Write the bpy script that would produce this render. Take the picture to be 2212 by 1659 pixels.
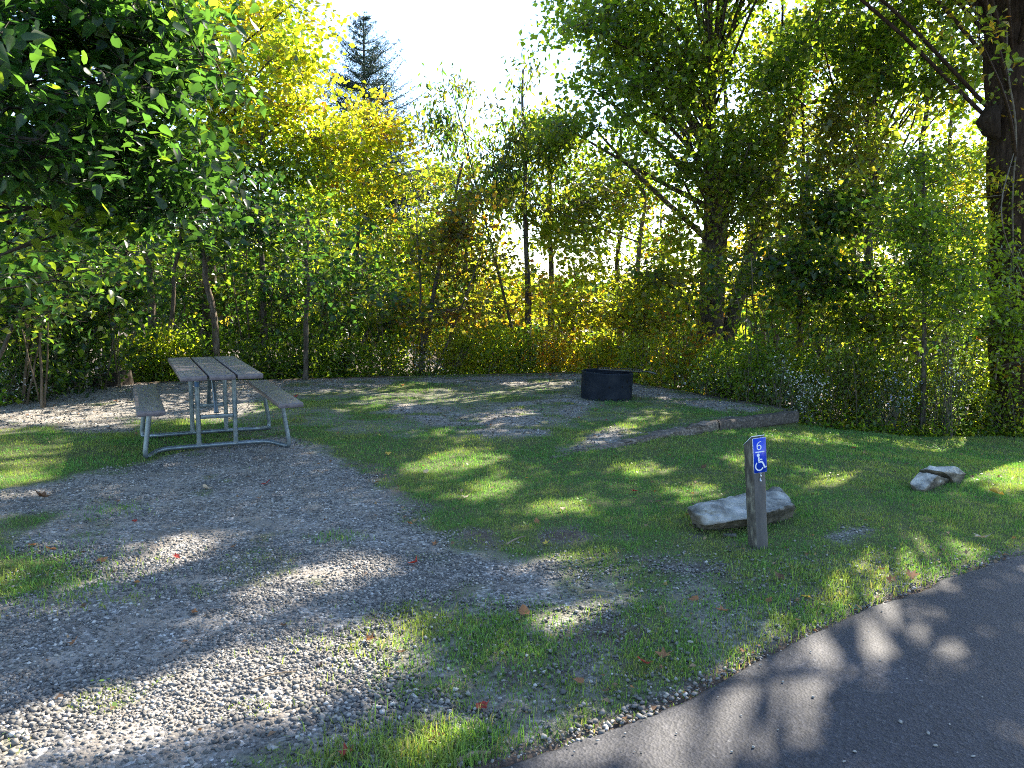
import bpy, bmesh, math, random
import numpy as np
from mathutils import Vector, Matrix

for o in list(bpy.data.objects): bpy.data.objects.remove(o)
rng = np.random.default_rng(7)
random.seed(7)
COL = bpy.context.scene.collection
SC = bpy.context.scene

# ------------------------------------------------------------------ camera
F, PITCH, ROLL, CAMH = 756.0, -0.122, 0.011, 1.495
cd = bpy.data.cameras.new("camera"); cam = bpy.data.objects.new("camera", cd); COL.objects.link(cam)
cd.sensor_width = 36.0; cd.lens = F / 1024 * 36.0; cd.clip_start = 0.05; cd.clip_end = 6000
MC = Matrix.Translation((0, 0, CAMH)) @ Matrix.Rotation(math.pi / 2 + PITCH, 4, 'X') @ Matrix.Rotation(ROLL, 4, 'Z')
cam.matrix_world = MC
SC.camera = cam

# ------------------------------------------------------------------ light
SUN_AZ, SUN_EL = math.radians(37), math.radians(38)      # azimuth right of +Y
world = bpy.data.worlds.new("World"); SC.world = world; world.use_nodes = True
nt = world.node_tree; nt.nodes.clear()
sky = nt.nodes.new('ShaderNodeTexSky'); sky.sky_type = 'NISHITA'; sky.sun_disc = False
sky.sun_elevation = SUN_EL; sky.sun_rotation = SUN_AZ
sky.air_density = 1.0; sky.dust_density = 0.4; sky.ozone_density = 2.2
bg = nt.nodes.new('ShaderNodeBackground'); bg.inputs[1].default_value = 0.10
wo = nt.nodes.new('ShaderNodeOutputWorld')
nt.links.new(sky.outputs[0], bg.inputs[0]); nt.links.new(bg.outputs[0], wo.inputs[0])
sl = bpy.data.lights.new("sun", 'SUN'); sl.energy = 5.0; sl.angle = math.radians(0.53); sl.color = (1.0, 0.90, 0.74)
sun = bpy.data.objects.new("sun", sl); COL.objects.link(sun)
SDIR = Vector((math.sin(SUN_AZ) * math.cos(SUN_EL), math.cos(SUN_AZ) * math.cos(SUN_EL), math.sin(SUN_EL)))
sun.rotation_euler = SDIR.to_track_quat('Z', 'Y').to_euler()
SC.view_settings.view_transform = 'Standard'; SC.view_settings.look = 'None'
SC.view_settings.exposure = 2.35; SC.view_settings.gamma = 1.0
SC.render.engine = 'CYCLES'
cy = SC.cycles
cy.max_bounces = 6; cy.diffuse_bounces = 3; cy.glossy_bounces = 2; cy.transmission_bounces = 4; cy.transparent_max_bounces = 4
cy.use_denoising = False; cy.filter_width = 1.05
cy.sample_clamp_indirect = 6.0
try: SC.render.use_persistent_data = False
except Exception: pass

# ------------------------------------------------------------------ helpers: pixels (2212-wide scale) <-> world
RC = MC.to_3x3()
def ray(px, py):
    x = px / 2212 * 1024; y = py / 2212 * 1024
    return RC @ Vector(((x - 512) / F, -(y - 384) / F, -1.0))
def G(px, py, z=0.0):                      # point of the plane z under a pixel
    d = ray(px, py); t = (z - CAMH) / d.z
    return np.array((d.x * t, d.y * t, z))
def D(px, py, dist):                       # point at forward distance dist
    d = ray(px, py); t = dist / d.y
    return np.array((d.x * t, dist, CAMH + d.z * t))
def SZ(px, dist): return px / 2212 * 1024 / F * dist

def hash2(i, j, s=0):
    n = (i.astype(np.int64) * 374761393 + j.astype(np.int64) * 668265263 + s * 974711) & 0x7fffffff
    n = ((n ^ (n >> 13)) * 1274126177) & 0x7fffffff
    return ((n ^ (n >> 16)) & 0xffffff) / float(0xffffff)
def vn(x, y, s=0):
    x = np.asarray(x, float); y = np.asarray(y, float)
    i = np.floor(x); j = np.floor(y); u = x - i; v = y - j
    u = u * u * (3 - 2 * u); v = v * v * (3 - 2 * v)
    a = hash2(i, j, s); b = hash2(i + 1, j, s); c = hash2(i, j + 1, s); d = hash2(i + 1, j + 1, s)
    return (a * (1 - u) + b * u) * (1 - v) + (c * (1 - u) + d * u) * v
def fbm(x, y, s=0, o=4):
    r = 0; a = .5; t = 0
    for k in range(o):
        r = r + a * vn(x * 2 ** k, y * 2 ** k, s + k); t += a; a *= .5
    return r / t
def sstep(t):
    t = np.clip(t, 0, 1); return t * t * (3 - 2 * t)
def polyd(poly, x, y):                     # signed distance to a polygon, >0 inside
    x = np.asarray(x, float); y = np.asarray(y, float)
    d = np.full(x.shape, 1e9); ins = np.zeros(x.shape, bool); n = len(poly)
    for k in range(n):
        ax, ay = poly[k][:2]; bx, by = poly[(k + 1) % n][:2]
        ex, ey = bx - ax, by - ay; wx, wy = x - ax, y - ay
        t = np.clip((wx * ex + wy * ey) / (ex * ex + ey * ey + 1e-12), 0, 1)
        d = np.minimum(d, (wx - ex * t) ** 2 + (wy - ey * t) ** 2)
        c = ((ay <= y) & (by > y)) | ((by <= y) & (ay > y))
        with np.errstate(divide='ignore', invalid='ignore'):
            xi = ax + (y - ay) / (by - ay if abs(by - ay) > 1e-12 else 1e-12) * ex
        ins ^= c & (x < xi)
    return np.where(ins, 1, -1) * np.sqrt(d)

class MB:                                  # mesh collector
    def __init__(s): s.v = []; s.f = []; s.c = []; s.n = 0
    def add(s, v, f, c=None):
        v = np.asarray(v, float).reshape(-1, 3); f = np.asarray(f, int)
        s.v.append(v); s.f.append(f + s.n); s.n += len(v)
        if c is None: c = (1, 1, 1)
        c = np.asarray(c, float)
        if c.ndim == 1: c = np.tile(c[:3], (len(v), 1))
        s.c.append(c)
    def tube(s, pts, rad, sides=8, c=None, cap=True):
        pts = np.asarray(pts, float); n = len(pts)
        rad = np.atleast_1d(np.asarray(rad, float)); rad = np.interp(np.linspace(0, 1, n), np.linspace(0, 1, len(rad)), rad) if len(rad) > 1 else np.full(n, rad[0])
        t = np.gradient(pts, axis=0); t /= np.linalg.norm(t, axis=1)[:, None] + 1e-9
        ref = np.array((0, 0, 1.)) if abs(t[0][2]) < .9 else np.array((1., 0, 0))
        u = np.cross(t[0], ref); u /= np.linalg.norm(u); U = []
        for k in range(n):
            u = u - t[k] * np.dot(u, t[k]); u /= np.linalg.norm(u) + 1e-9; U.append(u)
        U = np.array(U); W = np.cross(t, U)
        a = np.arange(sides) / sides * 2 * math.pi
        v = pts[:, None] + rad[:, None, None] * (np.cos(a)[None, :, None] * U[:, None] + np.sin(a)[None, :, None] * W[:, None])
        i = np.arange(n - 1)[:, None] * sides; j = np.arange(sides)[None]; j2 = (j + 1) % sides
        f = np.stack([i + j, i + j2, i + sides + j2, i + sides + j], -1).reshape(-1, 4)
        s.add(v, f, c)
        if cap:
            b = s.n - n * sides
            for off in (0, (n - 1) * sides):
                ring = v.reshape(-1, 3)[off:off + sides]; cen = ring.mean(0)
                k = np.arange(sides)
                s.add(np.vstack([ring, cen]), np.stack([k, (k + 1) % sides, np.full(sides, sides)], -1), c)
    def sticks(s, A, B, ra, rb, c=None):   # many 3-sided twigs at once
        A = np.asarray(A, float); B = np.asarray(B, float); n = len(A)
        if n == 0: return
        kk_ = ~sun_cut((A + B) / 2, .97, .03); A = A[kk_]; B = B[kk_]; n = len(A)
        if n == 0: return
        t = B - A; t /= np.linalg.norm(t, axis=1)[:, None] + 1e-9
        u = np.cross(t, np.array((.31, .17, .93))); u /= np.linalg.norm(u, axis=1)[:, None] + 1e-9; w = np.cross(t, u)
        a = np.arange(3) / 3 * 2 * math.pi
        off = np.cos(a)[None, :, None] * u[:, None] + np.sin(a)[None, :, None] * w[:, None]
        ra = np.broadcast_to(np.asarray(ra, float), (n,)); rb = np.broadcast_to(np.asarray(rb, float), (n,))
        v = np.concatenate([A[:, None] + off * ra[:, None, None], B[:, None] + off * rb[:, None, None]], 1)
        q = np.array([[0, 1, 4, 3], [1, 2, 5, 4], [2, 0, 3, 5]])
        f = (q[None] + np.arange(n)[:, None, None] * 6).reshape(-1, 4)
        s.add(v.reshape(-1, 3), f, c)
    def box(s, lo, hi, c=None, M=None):
        x0, y0, z0 = lo; x1, y1, z1 = hi
        v = np.array([(x0, y0, z0), (x1, y0, z0), (x1, y1, z0), (x0, y1, z0), (x0, y0, z1), (x1, y0, z1), (x1, y1, z1), (x0, y1, z1)], float)
        if M is not None: v = np.array([tuple(M @ Vector(p)) for p in v])
        s.add(v, np.array([(0, 3, 2, 1), (4, 5, 6, 7), (0, 1, 5, 4), (1, 2, 6, 5), (2, 3, 7, 6), (3, 0, 4, 7)]), c)
    def build(s, name, mat, parent=None, smooth=False, bevel=0, at=None, local=False):
        V = np.concatenate(s.v); C = np.concatenate(s.c)
        if at is not None: V = V - np.asarray(at, float)
        me = bpy.data.meshes.new(name)
        me.vertices.add(len(V)); me.vertices.foreach_set('co', V.astype(np.float32).ravel())
        loops = np.concatenate([f.ravel() for f in s.f])
        tot = np.concatenate([np.full(len(f), f.shape[1]) for f in s.f])
        st = np.concatenate([[0], np.cumsum(tot)[:-1]])
        me.loops.add(len(loops)); me.loops.foreach_set('vertex_index', loops.astype(np.int32))
        me.polygons.add(len(tot)); me.polygons.foreach_set('loop_start', st.astype(np.int32))
        me.update(calc_edges=True)
        ca = me.color_attributes.new('tint', 'FLOAT_COLOR', 'POINT')
        ca.data.foreach_set('color', np.hstack([C, np.ones((len(C), 1))]).astype(np.float32).ravel())
        if smooth: me.shade_smooth()
        me.materials.append(mat)
        o = bpy.data.objects.new(name, me); COL.objects.link(o)
        if at is not None: o.location = at
        if parent is not None:
            o.parent = parent
            o.matrix_parent_inverse = Matrix.Identity(4)
            if at is None and not local: o.location = -Vector(parent.location)
        if bevel:
            m = o.modifiers.new('bevel', 'BEVEL'); m.width = bevel; m.segments = 2; m.limit_method = 'ANGLE'
        return o
def tag(o, label=None, cat=None, group=None, kind=None):
    if label: o['label'] = label
    if cat: o['category'] = cat
    if group: o['group'] = group
    if kind: o['kind'] = kind
    return o
def thing(name, loc, label, cat, group=None, rz=0):
    o = bpy.data.objects.new(name, None); COL.objects.link(o); o.empty_display_size = .2
    o.location = loc; o.rotation_euler = (0, 0, rz)
    return tag(o, label, cat, group)

# ------------------------------------------------------------------ materials
def mat(name):
    m = bpy.data.materials.new(name); m.use_nodes = True; t = m.node_tree; t.nodes.clear()
    return m, t, lambda k, **kw: setn(t.nodes.new(k), kw)
def setn(n, kw):
    for k, v in kw.items():
        if k.startswith('i_'):
            key = k[2:]; key = int(key) if key.isdigit() else key.replace('_', ' ')
            n.inputs[key].default_value = v
        else: setattr(n, k, v)
    return n
def ramp(n, stops):
    e = n.color_ramp.elements
    while len(e) > 1: e.remove(e[-1])
    e[0].position = stops[0][0]; e[0].color = (*stops[0][1], 1)
    for p, c in stops[1:]:
        x = e.new(p); x.color = (*c, 1)
def leaf_mat(name, trans=0.5, tc=(1.9, 2.1, 0.7), rough=.45, spec=.35, refl=1):
    m, t, N = mat(name); L = t.links.new
    a = N('ShaderNodeAttribute', attribute_name='tint')
    p = N('ShaderNodeBsdfPrincipled', i_Roughness=rough); p.inputs['Specular IOR Level'].default_value = spec
    dk = N('ShaderNodeMix', data_type='RGBA', blend_type='MULTIPLY'); dk.inputs[0].default_value = 1
    L(a.outputs['Color'], dk.inputs[6]); dk.inputs[7].default_value = (refl, refl, refl, 1); L(dk.outputs[2], p.inputs['Base Color'])
    mu = N('ShaderNodeMix', data_type='RGBA', blend_type='MULTIPLY'); mu.inputs[0].default_value = 1
    L(a.outputs['Color'], mu.inputs[6]); mu.inputs[7].default_value = (*tc, 1)
    tr = N('ShaderNodeBsdfTranslucent'); L(mu.outputs[2], tr.inputs[0])
    mx = N('ShaderNodeMixShader'); mx.inputs[0].default_value = trans
    L(p.outputs[0], mx.inputs[1]); L(tr.outputs[0], mx.inputs[2])
    o = N('ShaderNodeOutputMaterial'); L(mx.outputs[0], o.inputs[0])
    return m
M_LEAF = leaf_mat('leaf', .58, (3.0, 3.0, .85), .33, .5, .7)
M_GRASS = leaf_mat('grass_blade', .42, (1.7, 1.9, .7), .5, .25)
M_NEEDLE = leaf_mat('needle', .2, (1.2, 1.3, .9), .6, .2)
M_PETAL = leaf_mat('petal', .35, (1, 1, 1), .6, .1)
M_DRY = leaf_mat('dry_leaf', .3, (1.3, 1.1, .8), .7, .15)
def noise_mat(name, stops, scale=20, detail=6, rough=.8, bump=.4, bscale=None, stretch=(1, 1, 1), spec=.3, metallic=0, tint=True, dist=.01):
    m, t, N = mat(name); L = t.links.new
    tc = N('ShaderNodeTexCoord'); mp = N('ShaderNodeMapping'); mp.inputs['Scale'].default_value = stretch
    L(tc.outputs['Object'], mp.inputs[0])
    n1 = N('ShaderNodeTexNoise', i_Scale=scale, i_Detail=detail, i_Roughness=.6); L(mp.outputs[0], n1.inputs[0])
    r = N('ShaderNodeValToRGB'); ramp(r, stops); L(n1.outputs[0], r.inputs[0])
    p = N('ShaderNodeBsdfPrincipled', i_Roughness=rough, i_Metallic=metallic); p.inputs['Specular IOR Level'].default_value = spec
    src = r.outputs[0]
    if tint:
        a = N('ShaderNodeAttribute', attribute_name='tint')
        mu = N('ShaderNodeMix', data_type='RGBA', blend_type='MULTIPLY'); mu.inputs[0].default_value = 1
        L(src, mu.inputs[6]); L(a.outputs['Color'], mu.inputs[7]); src = mu.outputs[2]
    L(src, p.inputs['Base Color'])
    n2 = N('ShaderNodeTexNoise', i_Scale=bscale or scale * 2, i_Detail=8, i_Roughness=.65); L(mp.outputs[0], n2.inputs[0])
    b = N('ShaderNodeBump', i_Strength=bump, i_Distance=dist); L(n2.outputs[0], b.inputs['Height']); L(b.outputs[0], p.inputs['Normal'])
    o = N('ShaderNodeOutputMaterial'); L(p.outputs[0], o.inputs[0])
    return m
M_BARK = noise_mat('bark', [(.3, (.035, .028, .022)), (.55, (.10, .085, .07)), (.75, (.2, .18, .155))], 9, 7, .9, .9, 14, (3, 3, .5), .15, dist=.03)
M_TWIG = noise_mat('twig_bark', [(.3, (.05, .04, .03)), (.7, (.14, .12, .10))], 12, 3, .9, .2)
M_TIMBER = noise_mat('weathered_timber', [(.25, (0.0345, 0.0299, 0.0276)), (.5, (0.09775, 0.08625, 0.0782)), (.7, (0.23, 0.207, 0.1898)), (.85, (0.368, 0.3335, 0.299))], 6, 8, .85, .9, 16, (1.2, 7, 7), .2, dist=.012)
M_ROCK = noise_mat('rock', [(.36, (0.0675, 0.0675, 0.06075)), (.46, (0.162, 0.162, 0.1512)), (.54, (0.243, 0.2457, 0.2295)), (.66, (0.3645, 0.3578, 0.3375))], 6, 12, .85, 1.0, 26, (1, 1, 1.6), .3, dist=.012)
M_STONE = noise_mat('gravel_stone', [(.2, (.75, .75, .75)), (.8, (1.05, 1.05, 1.05))], 60, 2, .8, .1, spec=.3)
M_STEEL = noise_mat('galvanised_steel', [(.3, (0.108, 0.138, 0.162)), (.6, (0.186, 0.228, 0.258)), (.8, (0.324, 0.36, 0.384))], 26, 6, .42, .12, 60, spec=.5, metallic=.65, dist=.002)
M_PLANK = noise_mat('plastic_lumber', [(.25, (0.0621, 0.0486, 0.0567)), (.5, (0.108, 0.0891, 0.1013)), (.75, (0.189, 0.162, 0.1688))], 5, 8, .40, .22, 40, (5, 1.0, 5), .6, dist=.003)
M_BOLT = noise_mat('bolt', [(.3, (.05, .05, .05)), (.7, (.12, .12, .12))], 40, 3, .5, .1, metallic=.7)
M_RING = noise_mat('painted_iron', [(.25, (.006, .009, .014)), (.5, (.012, .017, .026)), (.66, (.022, .027, .036)), (.85, (.07, .05, .04))], 5, 9, .6, .3, 30, spec=.12, dist=.003)
M_ASH = noise_mat('ash', [(.3, (.03, .03, .03)), (.7, (.16, .155, .15))], 18, 6, .95, .7)
M_HOLE_SHADE = noise_mat('hole_shade', [(.3, (.003, .003, .003)), (.7, (.008, .007, .006))], 30, 2, .95, .1)
M_POST = noise_mat('painted_post', [(.3, (0.065, 0.05875, 0.05625)), (.6, (0.0975, 0.09, 0.0875)), (.8, (0.1313, 0.1225, 0.115))], 8, 6, .6, .25, 30, (3, 3, .6), .35, dist=.004)
M_POSTOLD = noise_mat('worn_post_side', [(.3, (0.036, 0.0336, 0.0288)), (.5, (0.09, 0.0816, 0.0696)), (.62, (0.192, 0.18, 0.144)), (.8, (0.312, 0.3, 0.24))], 26, 8, .9, .7, 40, (1, 1, .4), .15, dist=.006)
def flat_mat(name, c, rough=.5, spec=.4):
    return noise_mat(name, [(.2, tuple(x * .9 for x in c)), (.8, c)], 30, 3, rough, .04, spec=spec)
M_BLUE = flat_mat('sign_blue', (.006, .045, .52), .35)
M_WHITE = flat_mat('sign_white', (.82, .84, .86), .4)
M_SILVER = noise_mat('bright_metal', [(.3, (.45, .45, .45)), (.7, (.7, .7, .7))], 40, 2, .3, .05, metallic=.8)

# asphalt
def asphalt_mat():
    m, t, N = mat('asphalt'); L = t.links.new
    tc = N('ShaderNodeTexCoord')
    v = N('ShaderNodeTexVoronoi', i_Scale=95.0); L(tc.outputs['Object'], v.inputs[0])
    r = N('ShaderNodeValToRGB'); ramp(r, [(0, (0.012, 0.013, 0.018)), (.45, (0.022, 0.0235, 0.031)), (.8, (0.037, 0.038, 0.047)), (.95, (0.06, 0.06, 0.068)), (1, (0.25, 0.25, 0.25))])
    L(v.outputs['Color'], r.inputs[0])
    n = N('ShaderNodeTexNoise', i_Scale=1.1, i_Detail=7, i_Roughness=.62); L(tc.outputs['Object'], n.inputs[0])
    r2 = N('ShaderNodeValToRGB'); ramp(r2, [(.35, (.85, .85, .87)), (.55, (1, 1, 1)), (.72, (1.6, 1.58, 1.55))])
    L(n.outputs[0], r2.inputs[0])
    mu = N('ShaderNodeMix', data_type='RGBA', blend_type='MULTIPLY'); mu.inputs[0].default_value = 1
    L(r.outputs[0], mu.inputs[6]); L(r2.outputs[0], mu.inputs[7])
    # pale scuff marks
    mp = N('ShaderNodeMapping'); mp.inputs['Scale'].default_value = (1.2, 7, 1); mp.inputs['Rotation'].default_value = (0, 0, math.radians(28)); L(tc.outputs['Object'], mp.inputs[0])
    n3 = N('ShaderNodeTexNoise', i_Scale=1.6, i_Detail=8, i_Roughness=.7); L(mp.outputs[0], n3.inputs[0])
    r3 = N('ShaderNodeValToRGB'); ramp(r3, [(.60, (0, 0, 0)), (.78, (.6, .6, .6))]); L(n3.outputs[0], r3.inputs[0])
    mm = N('ShaderNodeMix', data_type='RGBA'); L(r3.outputs[0], mm.inputs[0]); L(mu.outputs[2], mm.inputs[6]); mm.inputs[7].default_value = (.12, .12, .12, 1)
    p = N('ShaderNodeBsdfPrincipled', i_Roughness=.72); p.inputs['Specular IOR Level'].default_value = .4
    L(mm.outputs[2], p.inputs['Base Color'])
    b = N('ShaderNodeBump', i_Strength=.45, i_Distance=.004); L(v.outputs['Distance'], b.inputs['Height'])
    n2 = N('ShaderNodeTexNoise', i_Scale=160, i_Detail=3); L(tc.outputs['Object'], n2.inputs[0])
    b2 = N('ShaderNodeBump', i_Strength=.35, i_Distance=.003); L(n2.outputs[0], b2.inputs['Height']); L(b.outputs[0], b2.inputs['Normal'])
    L(b2.outputs[0], p.inputs['Normal'])
    o = N('ShaderNodeOutputMaterial'); L(p.outputs[0], o.inputs[0]); return m
M_ASPHALT = asphalt_mat()
def ground_mat():
    m, t, N = mat('ground'); L = t.links.new
    tc = N('ShaderNodeTexCoord'); a = N('ShaderNodeAttribute', attribute_name='tint')
    sp = N('ShaderNodeSeparateColor'); L(a.outputs['Color'], sp.inputs[0])
    v = N('ShaderNodeTexVoronoi', i_Scale=62.0); L(tc.outputs['Object'], v.inputs[0])
    rg = N('ShaderNodeValToRGB'); ramp(rg, [(0, (0.07, 0.07, 0.07)), (.35, (0.14, 0.1372, 0.133)), (.65, (0.217, 0.21, 0.2002)), (.9, (0.35, 0.336, 0.322)), (1, (0.56, 0.546, 0.518))])
    sv = N('ShaderNodeSeparateColor'); L(v.outputs['Color'], sv.inputs[0]); L(sv.outputs[0], rg.inputs[0])
    n = N('ShaderNodeTexNoise', i_Scale=2.2, i_Detail=8, i_Roughness=.65); L(tc.outputs['Object'], n.inputs[0])
    rd = N('ShaderNodeValToRGB'); ramp(rd, [(.35, (0.1553, 0.1323, 0.1107)), (.55, (0.2497, 0.2228, 0.193)), (.7, (0.3375, 0.3172, 0.2862))]); L(n.outputs[0], rd.inputs[0])
    n4 = N('ShaderNodeTexNoise', i_Scale=5.0, i_Detail=6, i_Roughness=.7); L(tc.outputs['Object'], n4.inputs[0])
    rs = N('ShaderNodeValToRGB'); ramp(rs, [(.42, (0, 0, 0)), (.60, (1, 1, 1))]); L(n4.outputs[0], rs.inputs[0])
    g1 = N('ShaderNodeMix', data_type='RGBA'); L(rs.outputs[0], g1.inputs[0]); L(rg.outputs[0], g1.inputs[6]); L(rd.outputs[0], g1.inputs[7])
    # soil and thatch under the grass
    n5 = N('ShaderNodeTexNoise', i_Scale=70, i_Detail=5, i_Roughness=.7); L(tc.outputs['Object'], n5.inputs[0])
    rt = N('ShaderNodeValToRGB'); ramp(rt, [(.3, (0.042, 0.042, 0.0225)), (.5, (0.075, 0.093, 0.036)), (.7, (0.1275, 0.1425, 0.06))]); L(n5.outputs[0], rt.inputs[0])
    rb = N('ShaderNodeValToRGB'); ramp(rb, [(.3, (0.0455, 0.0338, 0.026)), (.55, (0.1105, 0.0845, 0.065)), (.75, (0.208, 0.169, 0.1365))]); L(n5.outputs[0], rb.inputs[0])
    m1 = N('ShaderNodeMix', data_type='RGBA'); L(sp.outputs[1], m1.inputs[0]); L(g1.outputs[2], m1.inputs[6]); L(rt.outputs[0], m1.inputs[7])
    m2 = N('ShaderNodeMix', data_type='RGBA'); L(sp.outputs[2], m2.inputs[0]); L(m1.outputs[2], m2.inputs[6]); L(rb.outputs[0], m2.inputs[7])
    p = N('ShaderNodeBsdfPrincipled', i_Roughness=.93); p.inputs['Specular IOR Level'].default_value = .15
    L(m2.outputs[2], p.inputs['Base Color'])
    iv = N('ShaderNodeMath', operation='MULTIPLY', i_1=-1.0); L(v.outputs['Distance'], iv.inputs[0])
    b = N('ShaderNodeBump', i_Strength=.75, i_Distance=.012); L(iv.outputs[0], b.inputs['Height'])
    b2 = N('ShaderNodeBump', i_Strength=.5, i_Distance=.01); L(n5.outputs[0], b2.inputs['Height']); L(b.outputs[0], b2.inputs['Normal'])
    L(b2.outputs[0], p.inputs['Normal'])
    o = N('ShaderNodeOutputMaterial'); L(p.outputs[0], o.inputs[0]); return m
M_GROUND = ground_mat()

# ------------------------------------------------------------------ terrain
A_ = G(1205, 988); B_ = G(1716, 890)
BACK = [(-60, 4.0), (-14, 7.0)] + [tuple(G(*p)[:2]) for p in [(-120, 905), (0, 882), (80, 856), (200, 838), (272, 828), (600, 822), (900, 814), (1258, 806), (1395, 833), (1540, 858), (1716, 890)]]
PAD = BACK + [tuple(A_[:2]), (-.5, 5.0), (-1, 1), (-60, 1)]
bx = np.array([p[0] for p in BACK]); by = np.array([p[1] for p in BACK])
def yback(x): return np.interp(x, bx, by)
def ew(poly): return [tuple(G(*p)[:2]) for p in poly]
def height(x, y, micro=True):
    x = np.asarray(x, float); y = np.asarray(y, float)
    drop = .44 * sstep((x - 1.2) / 5.5) * sstep((y - 4.5) / 5)
    z_l = -drop - .10 * np.maximum(0, x - 6.7) * sstep((y - 4) / 6) * .5
    pd = polyd(PAD, x, y)
    w = sstep((pd + .07) / .10)                       # 1 inside the pad, 0 outside
    beh = np.maximum(0, y - np.where(x < bx[-1], yback(x), 9.6 + .25 * (x - bx[-1])))
    fall = np.where(beh > 0, .10 * sstep(beh / .25) + np.minimum(beh, 6) * .07 + np.clip(beh - 6, 0, 60) * .12, 0)
    fall = fall * (.45 + .55 * sstep((x + 7) / 5))
    zz = np.where(w > 0, 0, 0) * w + (z_l * sstep((x - .2) / 1.5)) * (1 - w) - fall * (1 - w)
    if micro:
        zz = zz + (fbm(x * 1.3, y * 1.3, 5) - .5) * .05 * sstep((9 - np.abs(x)) / 4) + (fbm(x * 9, y * 9, 9, 2) - .5) * .012
    return zz
def hz(x, y): return float(height(np.array([x]), np.array([y]))[0])

GR = [ew(p) for p in [
 [(-700, 1800), (-600, 1050), (0, 1058), (300, 1002), (420, 968), (640, 940), (740, 975), (830, 1045), (900, 1085), (880, 1140), (1000, 1185), (1180, 1215), (1380, 1235), (1440, 1300), (1220, 1325), (1000, 1290), (890, 1330), (845, 1420), (900, 1480), (1080, 1530), (1090, 1590), (960, 1640), (940, 1800)],
 [(-700, 872), (-100, 905), (0, 874), (300, 822), (900, 813), (800, 846), (620, 850), (560, 872), (520, 905), (300, 908), (290, 935), (100, 925), (-600, 950)],
 [(850, 872), (1000, 880), (1250, 850), (1310, 878), (1250, 905), (1210, 950), (1050, 950), (930, 922), (830, 892)],
 [(800, 820), (1260, 808), (1420, 838), (1700, 886), (1600, 897), (1450, 868), (1250, 838), (1000, 832)],
 [(1205, 985), (1300, 925), (1500, 908), (1650, 893), (1500, 930), (1330, 958)],
 [(1690, 1172), (1750, 1155), (1870, 1148), (1800, 1168)],
 [(1440, 1225), (1580, 1215), (1560, 1260), (1470, 1260)],
 [(880, 1500), (1100, 1520), (1120, 1600), (980, 1640), (860, 1600)]]]
LG = [ew(p) for p in [
 [(-700, 1360), (-100, 1330), (110, 1305), (240, 1235), (180, 1200), (60, 1180), (0, 1140), (-200, 1090), (-700, 1070)],
 [(-20, 1150), (130, 1125), (260, 1140), (230, 1110), (110, 1100), (-20, 1110)],
 [(190, 1080), (240, 1075), (270, 1100), (220, 1100)],
 [(-40, 1530), (0, 1600), (90, 1590), (120, 1600), (40, 1650), (-40, 1650)],
 [(850, 1800), (860, 1600), (930, 1590), (1010, 1610), (960, 1640), (1060, 1800)],
 [(930, 1280), (1010, 1270), (1050, 1300), (960, 1330)]]]
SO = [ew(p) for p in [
 [(740, 990), (820, 1000), (900, 1060), (950, 1095), (880, 1110), (820, 1065)],
 [(1010, 1140), (1250, 1128), (1350, 1165), (1150, 1190), (1020, 1175)],
 [(1470, 1120), (1500, 1128), (1640, 1140), (1670, 1165), (1670, 1195), (1600, 1210), (1500, 1185)],  # bare soil by the post; under the slab it stands in for shadow
 [(1640, 1270), (1780, 1260), (1870, 1310), (1720, 1350), (1640, 1330)],
 [(1180, 1340), (1420, 1335), (1420, 1390), (1200, 1400)],
 [(830, 1290), (940, 1270), (930, 1400), (850, 1400)],
 [(1050, 1430), (1300, 1420), (1280, 1500), (1060, 1500)],
 [(1300, 1200), (1600, 1200), (1640, 1260), (1400, 1260)],
 [(1860, 1190), (1980, 1195), (1960, 1230), (1870, 1225)]]]
ROADE = [(-9, -4.2), (-4.5, -1.3), (-1.9, .85), (-.62, 1.85)] + [tuple(G(*p)[:2]) for p in [(1062, 1659), (1250, 1608), (1430, 1540), (1590, 1455), (1700, 1400), (1850, 1335), (1940, 1292), (2080, 1245), (2212, 1200)]] + [(4.0, 4.95), (6.2, 6.0), (12, 7.6), (30, 11)]
rx_ = np.array([p[0] for p in ROADE]); ry_ = np.array([p[1] for p in ROADE])
def road_in(x, y): return np.interp(x, rx_, ry_) - y       # >0 on the road

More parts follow.
